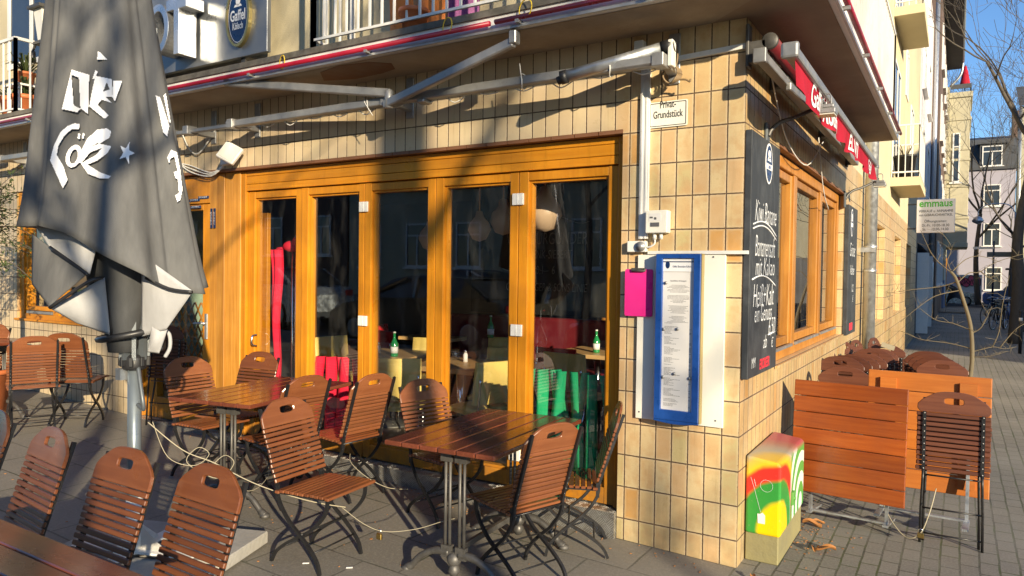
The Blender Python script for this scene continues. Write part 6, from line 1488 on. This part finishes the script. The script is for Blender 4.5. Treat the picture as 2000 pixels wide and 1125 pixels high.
# next door: grey clad house with open white garage doors
h = thing('garage_house', 'pale house with grey clad ground floor and open white garage doors', 'building')
q = MB(); q.bx(-8, -.02, 19.6, 30, 3.5, 12.0); q.build('wall', M['whiteplaster'], h)
q = MB(); q.bx(-8, -.01, 19.6, 20.4, -.3, 3.5); q.bx(-8, -.01, 20.4, 28.2, 2.75, 3.5); q.bx(-8, -.01, 28.2, 30, -.3, 3.5); q.bx(-8, -2.0, 20.4, 28.2, -.3, 2.75); q.build('ground_floor', M['greyclad'], h)
for y in (20.5, 24.2):
    q = MB(); q.bx(-.01, .30, y, y + .06, .05, 2.45); q.build('garage_door', M['whitemetal'], h, bevel=.01)
for yy in (21.5, 25.5):
    for zz in (4.6, 7.6): opening(h, ((-.02, yy, 0), (0, 1, 0), (0, 0, 1)), 0, 1.4, zz, zz + 1.8)
q = MB(); q.cyl((.12, 29.4, .3), (.12, 29.4, 14), .08, n=14); q.tube(smooth_path([(.12, 29.4, 2.3), (.12, 29.2, 2.1), (.12, 29.2, .5)], 4), .08, 10); q.build('downpipe', M['galv'], h)
h = thing('brick_house', 'dark brown brick house with a wide overhanging eave beyond the garages', 'building')
q = MB(); q.bx(-8, .25, 30, 44, -.3, 13.6); q.build('wall', M['brownbrick'], h)
q = MB(); q.bx(-8, 1.0, 29.8, 44.2, 13.6, 14.0); q.add([(1.05, 29.8, 14.0), (1.05, 44.2, 14.0), (-3, 44.2, 17), (-3, 29.8, 17)], [(0, 1, 2, 3)]); q.build('roof', M['roof'], h)
q = MB(); q.tube([(1.0, 29.8, 14.02), (1.0, 44.2, 14.02)], .09, 10); q.tube(smooth_path([(1.0, 44.0, 13.9), (.9, 44.0, 13.2), (.4, 44.0, 12.6)], 4), .07, 8); q.build('gutter', M['galv'], h)
for yy in (31.5, 35, 38.5, 41.5):
    for zz in (1.4, 4.6, 7.6, 10.6): opening(h, ((.25, yy, 0), (0, 1, 0), (0, 0, 1)), 0, 1.3, zz, zz + 1.9)
h = thing('bay_house', 'pale yellow house with a projecting bay and moulded bands at the crossing', 'building')
q = MB(); q.bx(-8, .35, 44, 51.5, 1.6, 12.6); q.build('wall', M['bayplaster'], h)
q = MB(); q.bx(-8, .36, 44, 51.5, -.3, 1.6); q.build('plinth', M['bluewall'], h)
q = MB(); q.bx(.35, 1.42, 44.3, 48.5, 3.55, 12.2)
for z, dz, pr in ((12.0, .3, .10), (10.7, .18, .06), (9.0, .14, .05), (8.4, .14, .05), (6.9, .16, .06), (5.1, .14, .06), (3.5, .25, .04)): q.bx(.35, 1.42 + pr, 44.3 - pr, 48.5 + pr, z, z + dz)
q.build('bay', M['bayplaster'], h, bevel=.02)
q = MB()
for k in range(26): z = 2.0 + k * .41; q.bx(.2, .35 + .06 * (k % 2), 43.9, 44.0, z, z + .3)
q.build('quoins', M['bayplaster'], h)
opening(h, ((.55, 44.29, 0), (1, 0, 0), (0, 0, 1)), .05, .42, 7.2, 10.0, cross=False); opening(h, ((.40, 43.99, 0), (1, 0, 0), (0, 0, 1)), .0, .01, 2.0, 2.01, sill=False) if False else None
opening(h, ((.35, 45.0, 0), (0, 1, 0), (0, 0, 1)), 0, 1.3, .9, 3.0); opening(h, ((.35, 48.8, 0), (0, 1, 0), (0, 0, 1)), 0, 1.1, .1, 3.0, 'frame')
q = MB(); q.bx(.45, 1.45, 44.25, 44.31, 12.5, 12.75); q.bx(1.38, 1.45, 44.3, 48.5, 12.5, 12.75); q.build('parapet', M['roof'], h)
t = thing('parasol', 'small closed red parasol standing on the bay roof terrace', 'parasol', (1.12, 45.0, 12.5)); q = MB(); q.lathe([(.0, 1.45), (.07, 1.4), (.10, 1.2), (.13, 1.16), (.25, .45), (.27, .32), (.0, .36)], n=16); q.build('canopy', M['red'], t); q = MB(); q.cyl((0, 0, 0), (0, 0, 1.5), .03, n=8); q.build('pole', M['darkgrey'], t)
h = thing('pink_house', 'pale pink house with a slate mansard roof and dormer at the end of the street', 'building')
q = MB(); q.bx(-6, 4.45, 60, 70, -.3, 9.8); q.build('wall', M['pinkplaster'], h)
q = MB(); q.bx(-6, 4.55, 59.8, 70, 9.8, 10.0); q.add([(-6, 59.9, 10.0), (4.5, 59.9, 10.0), (4.5, 60.9, 12.2), (-6, 60.9, 12.2)], [(0, 1, 2, 3)]); q.add([(-6, 60.9, 12.2), (4.5, 60.9, 12.2), (4.5, 66, 13.2), (-6, 66, 13.2)], [(0, 1, 2, 3)]); q.add([(4.5, 59.9, 10.0), (4.5, 70, 10.0), (4.5, 66, 13.2), (4.5, 60.9, 12.2)], [(0, 1, 2, 3)]); rf = q.build('roof', M['roof'], h)
q = MB(); q.bx(4.2, 5.0, 61, 62.2, 10.5, 14.2); q.build('chimney', M['brownbrick'], rf)
q = MB(); q.bx(2.2, 3.75, 59.95, 61.5, 9.95, 11.7); q.bx(2.05, 3.9, 59.8, 61.6, 11.7, 11.85); q.build('dormer', M['roof'], h)
PF = lambda: ((0, 60, 0), (1, 0, 0), (0, 0, 1))
for fr, a in ((((0, 59.94, 0), (1, 0, 0), (0, 0, 1)), (2.35, 3.6, 10.05, 11.55)), (((0, 59.99, 0), (1, 0, 0), (0, 0, 1)), (2.55, 3.6, 4.15, 5.85)), (((0, 59.99, 0), (1, 0, 0), (0, 0, 1)), (2.75, 3.75, .9, 2.6)), (((0, 59.99, 0), (1, 0, 0), (0, 0, 1)), (2.5, 3.55, 7.1, 8.7)), (((0, 59.99, 0), (1, 0, 0), (0, 0, 1)), (.3, 1.35, 4.15, 5.85)), (((0, 59.99, 0), (1, 0, 0), (0, 0, 1)), (.3, 1.35, 7.1, 8.7))): opening(h, fr, *a)
t = thing('hoarding', 'low wall sprayed with pink bubble letters beside the silver car', 'wall', (0, 57.9, 0)); q = MB(); q.bx(.9, 2.5, .0, .15, -.1, 2.0); q.build('wall', M['whiteplaster'], t)
q = MB()
for k, (x, z) in enumerate(((1.15, 1.55), (1.5, 1.45), (1.85, 1.58), (2.2, 1.5))): q.prism([(x + .24 * cos(a) * (1 + .18 * cos(3 * a + k)), z + .34 * sin(a) * (1 + .15 * cos(2 * a + k))) for a in [2 * pi * i / 20 for i in range(20)]], .01 + .003 * k, FRONT(0, -.004, 0))
q.build('graffiti', M['graffpink'], t)
q = MB()
for k, (x, z) in enumerate(((1.15, 1.55), (1.5, 1.45), (1.85, 1.58), (2.2, 1.5))): q.tube([(x + .25 * cos(a) * (1 + .18 * cos(3 * a + k)), -.03, z + .35 * sin(a) * (1 + .15 * cos(2 * a + k))) for a in [2 * pi * i / 20 for i in range(21)]], .022, 5); q.tube([(x - .06, -.03, z - .12), (x + .05, -.03, z + .1)], .02, 5)
q.build('outline', M['inkblack'], t)
h = thing('yellow_house', 'pale yellow house cut by the right edge of the picture', 'building'); q = MB(); q.bx(4.05, 12, 48.5, 52, 3, 12); q.build('wall', M['bayplaster'], h); q = MB(); q.bx(4.03, 12, 48.48, 52, -.3, 3); q.build('plinth', M['greyclad'], h); q = MB(); q.cyl((4.0, 48.4, 0), (4.0, 48.4, 12), .09, n=10); q.build('downpipe', M['galv'], h)
q = MB(); q.add([(3.9, 48.2, 12), (12, 48.2, 12), (12, 52.2, 14), (3.9, 52.2, 14)], [(0, 1, 2, 3)]); q.build('roof', M['roof'], h)
# houses across the street, seen mirrored in the panes and shading the far pavement
def terrace_house(name, lab, x0, x1, y0, y1, H, mat, face, n, group):
    h = thing(name, lab, 'building', group=None); q = MB(); q.bx(x0, x1, y0, y1, -.3 + gz(min(x1, 0)), H); q.build('wall', M[mat], h)
    q = MB(); q.bx(x0 - .05, x1 + .05, y0 - .3, y1 + .3, H, H + .25); q.build('cornice', M['white'], h)
    q = MB(); ym = (y0 + y1) / 2; q.add([(x0, y0, H + .25), (x1, y0, H + .25), (x1, ym, H + 3), (x0, ym, H + 3), (x0, y1, H + .25), (x1, y1, H + .25)], [(0, 1, 2, 3), (3, 2, 5, 4), (0, 3, 4), (1, 5, 2)]); q.build('roof', M['roof'], h)
    if face == 'north':
        for i in range(n):
            xc = x0 + (x1 - x0) * (i + .5) / n
            for z in (1.2, 4.4, 7.4):
                if z + 2 < H: opening(h, ((xc, y1 + .01, gz(x0)), (-1, 0, 0), (0, 0, 1)), -.6, .6, z, z + 1.8)
    else:
        for i in range(n):
            yc = y0 + (y1 - y0) * (i + .5) / n
            for z in (1.2, 4.4):
                if z + 2 < H: opening(h, ((x0 - .01, yc, 0), (0, -1, 0), (0, 0, 1)), -.6, .6, z, z + 1.8)
terrace_house('terrace_house', 'brown brick house opposite the cafe entrance', -38, -22, -30, -19, 11, 'brownbrick', 'north', 5, None)
terrace_house('terrace_house', 'pale rendered house opposite the glass doors', -21.9, -9, -30, -19, 12, 'bayplaster', 'north', 5, None)
terrace_house('terrace_house', 'red brown house opposite the corner', -8.9, 3, -30, -19, 10.5, 'brownbrick', 'north', 4, None)
terrace_house('terrace_house', 'white house on the far side of the side street', 13.5, 24, 5.5, 34, 8.6, 'whiteplaster', 'west', 7, None)
# ------------------------------------------------------------------ daylight and camera
SUN_EL, SAZ = radians(14.5), V((.809, -.588, 0))
sd = V((SAZ.x * cos(SUN_EL), SAZ.y * cos(SUN_EL), sin(SUN_EL)))
sun = bpy.data.lights.new('sun', 'SUN'); sun.energy = 8.8; sun.angle = radians(.55); sun.color = (1.0, .84, .58)
so = bpy.data.objects.new('sun', sun); COL.objects.link(so); so.rotation_euler = sd.to_track_quat('Z', 'Y').to_euler()
w = bpy.data.worlds.new('World'); SC.world = w; w.use_nodes = True
nt = w.node_tree; nt.nodes.clear(); out = nt.nodes.new('ShaderNodeOutputWorld'); bg = nt.nodes.new('ShaderNodeBackground'); sk = nt.nodes.new('ShaderNodeTexSky')
sk.sky_type = 'NISHITA'; sk.sun_disc = False; sk.sun_elevation = SUN_EL; sk.sun_rotation = atan2(SAZ.x, SAZ.y); sk.altitude = 300; sk.air_density = 1.0; sk.dust_density = .15; sk.ozone_density = 3.5
bg.inputs[1].default_value = .21; mu = nt.nodes.new('ShaderNodeMixRGB'); mu.blend_type = 'MULTIPLY'; mu.inputs[0].default_value = 1; mu.inputs[2].default_value = (.80, .92, 1.04, 1); nt.links.new(sk.outputs[0], mu.inputs[1]); nt.links.new(mu.outputs[0], bg.inputs[0]); nt.links.new(bg.outputs[0], out.inputs[0])
cam = bpy.data.cameras.new('camera'); co = bpy.data.objects.new('camera', cam); COL.objects.link(co)
cam.sensor_width = 36; cam.lens = 1413.4 / 2000 * 36; cam.clip_end = 1500; cam.clip_start = .05
yaw, pitch, roll = .552481, -.0206399, .0134999
fw = V((-sin(yaw) * cos(pitch), cos(yaw) * cos(pitch), sin(pitch))); ri = V((cos(yaw), sin(yaw), 0)); up = ri.cross(fw)
r2 = ri * cos(roll) + up * sin(roll); u2 = up * cos(roll) - ri * sin(roll)
mw = Matrix((r2, u2, -fw)).transposed().to_4x4(); mw.translation = V((1.0507, -4.2069, 1.6807)); co.matrix_world = mw
SC.camera = co
SC.view_settings.view_transform = 'Standard'; SC.view_settings.look = 'None'; SC.view_settings.exposure = 0; SC.view_settings.gamma = 1
SC.cycles.max_bounces = 10; SC.cycles.transparent_max_bounces = 16; SC.cycles.glossy_bounces = 4; SC.cycles.caustics_reflective = False; SC.cycles.caustics_refractive = False
SC.cycles.use_denoising = True
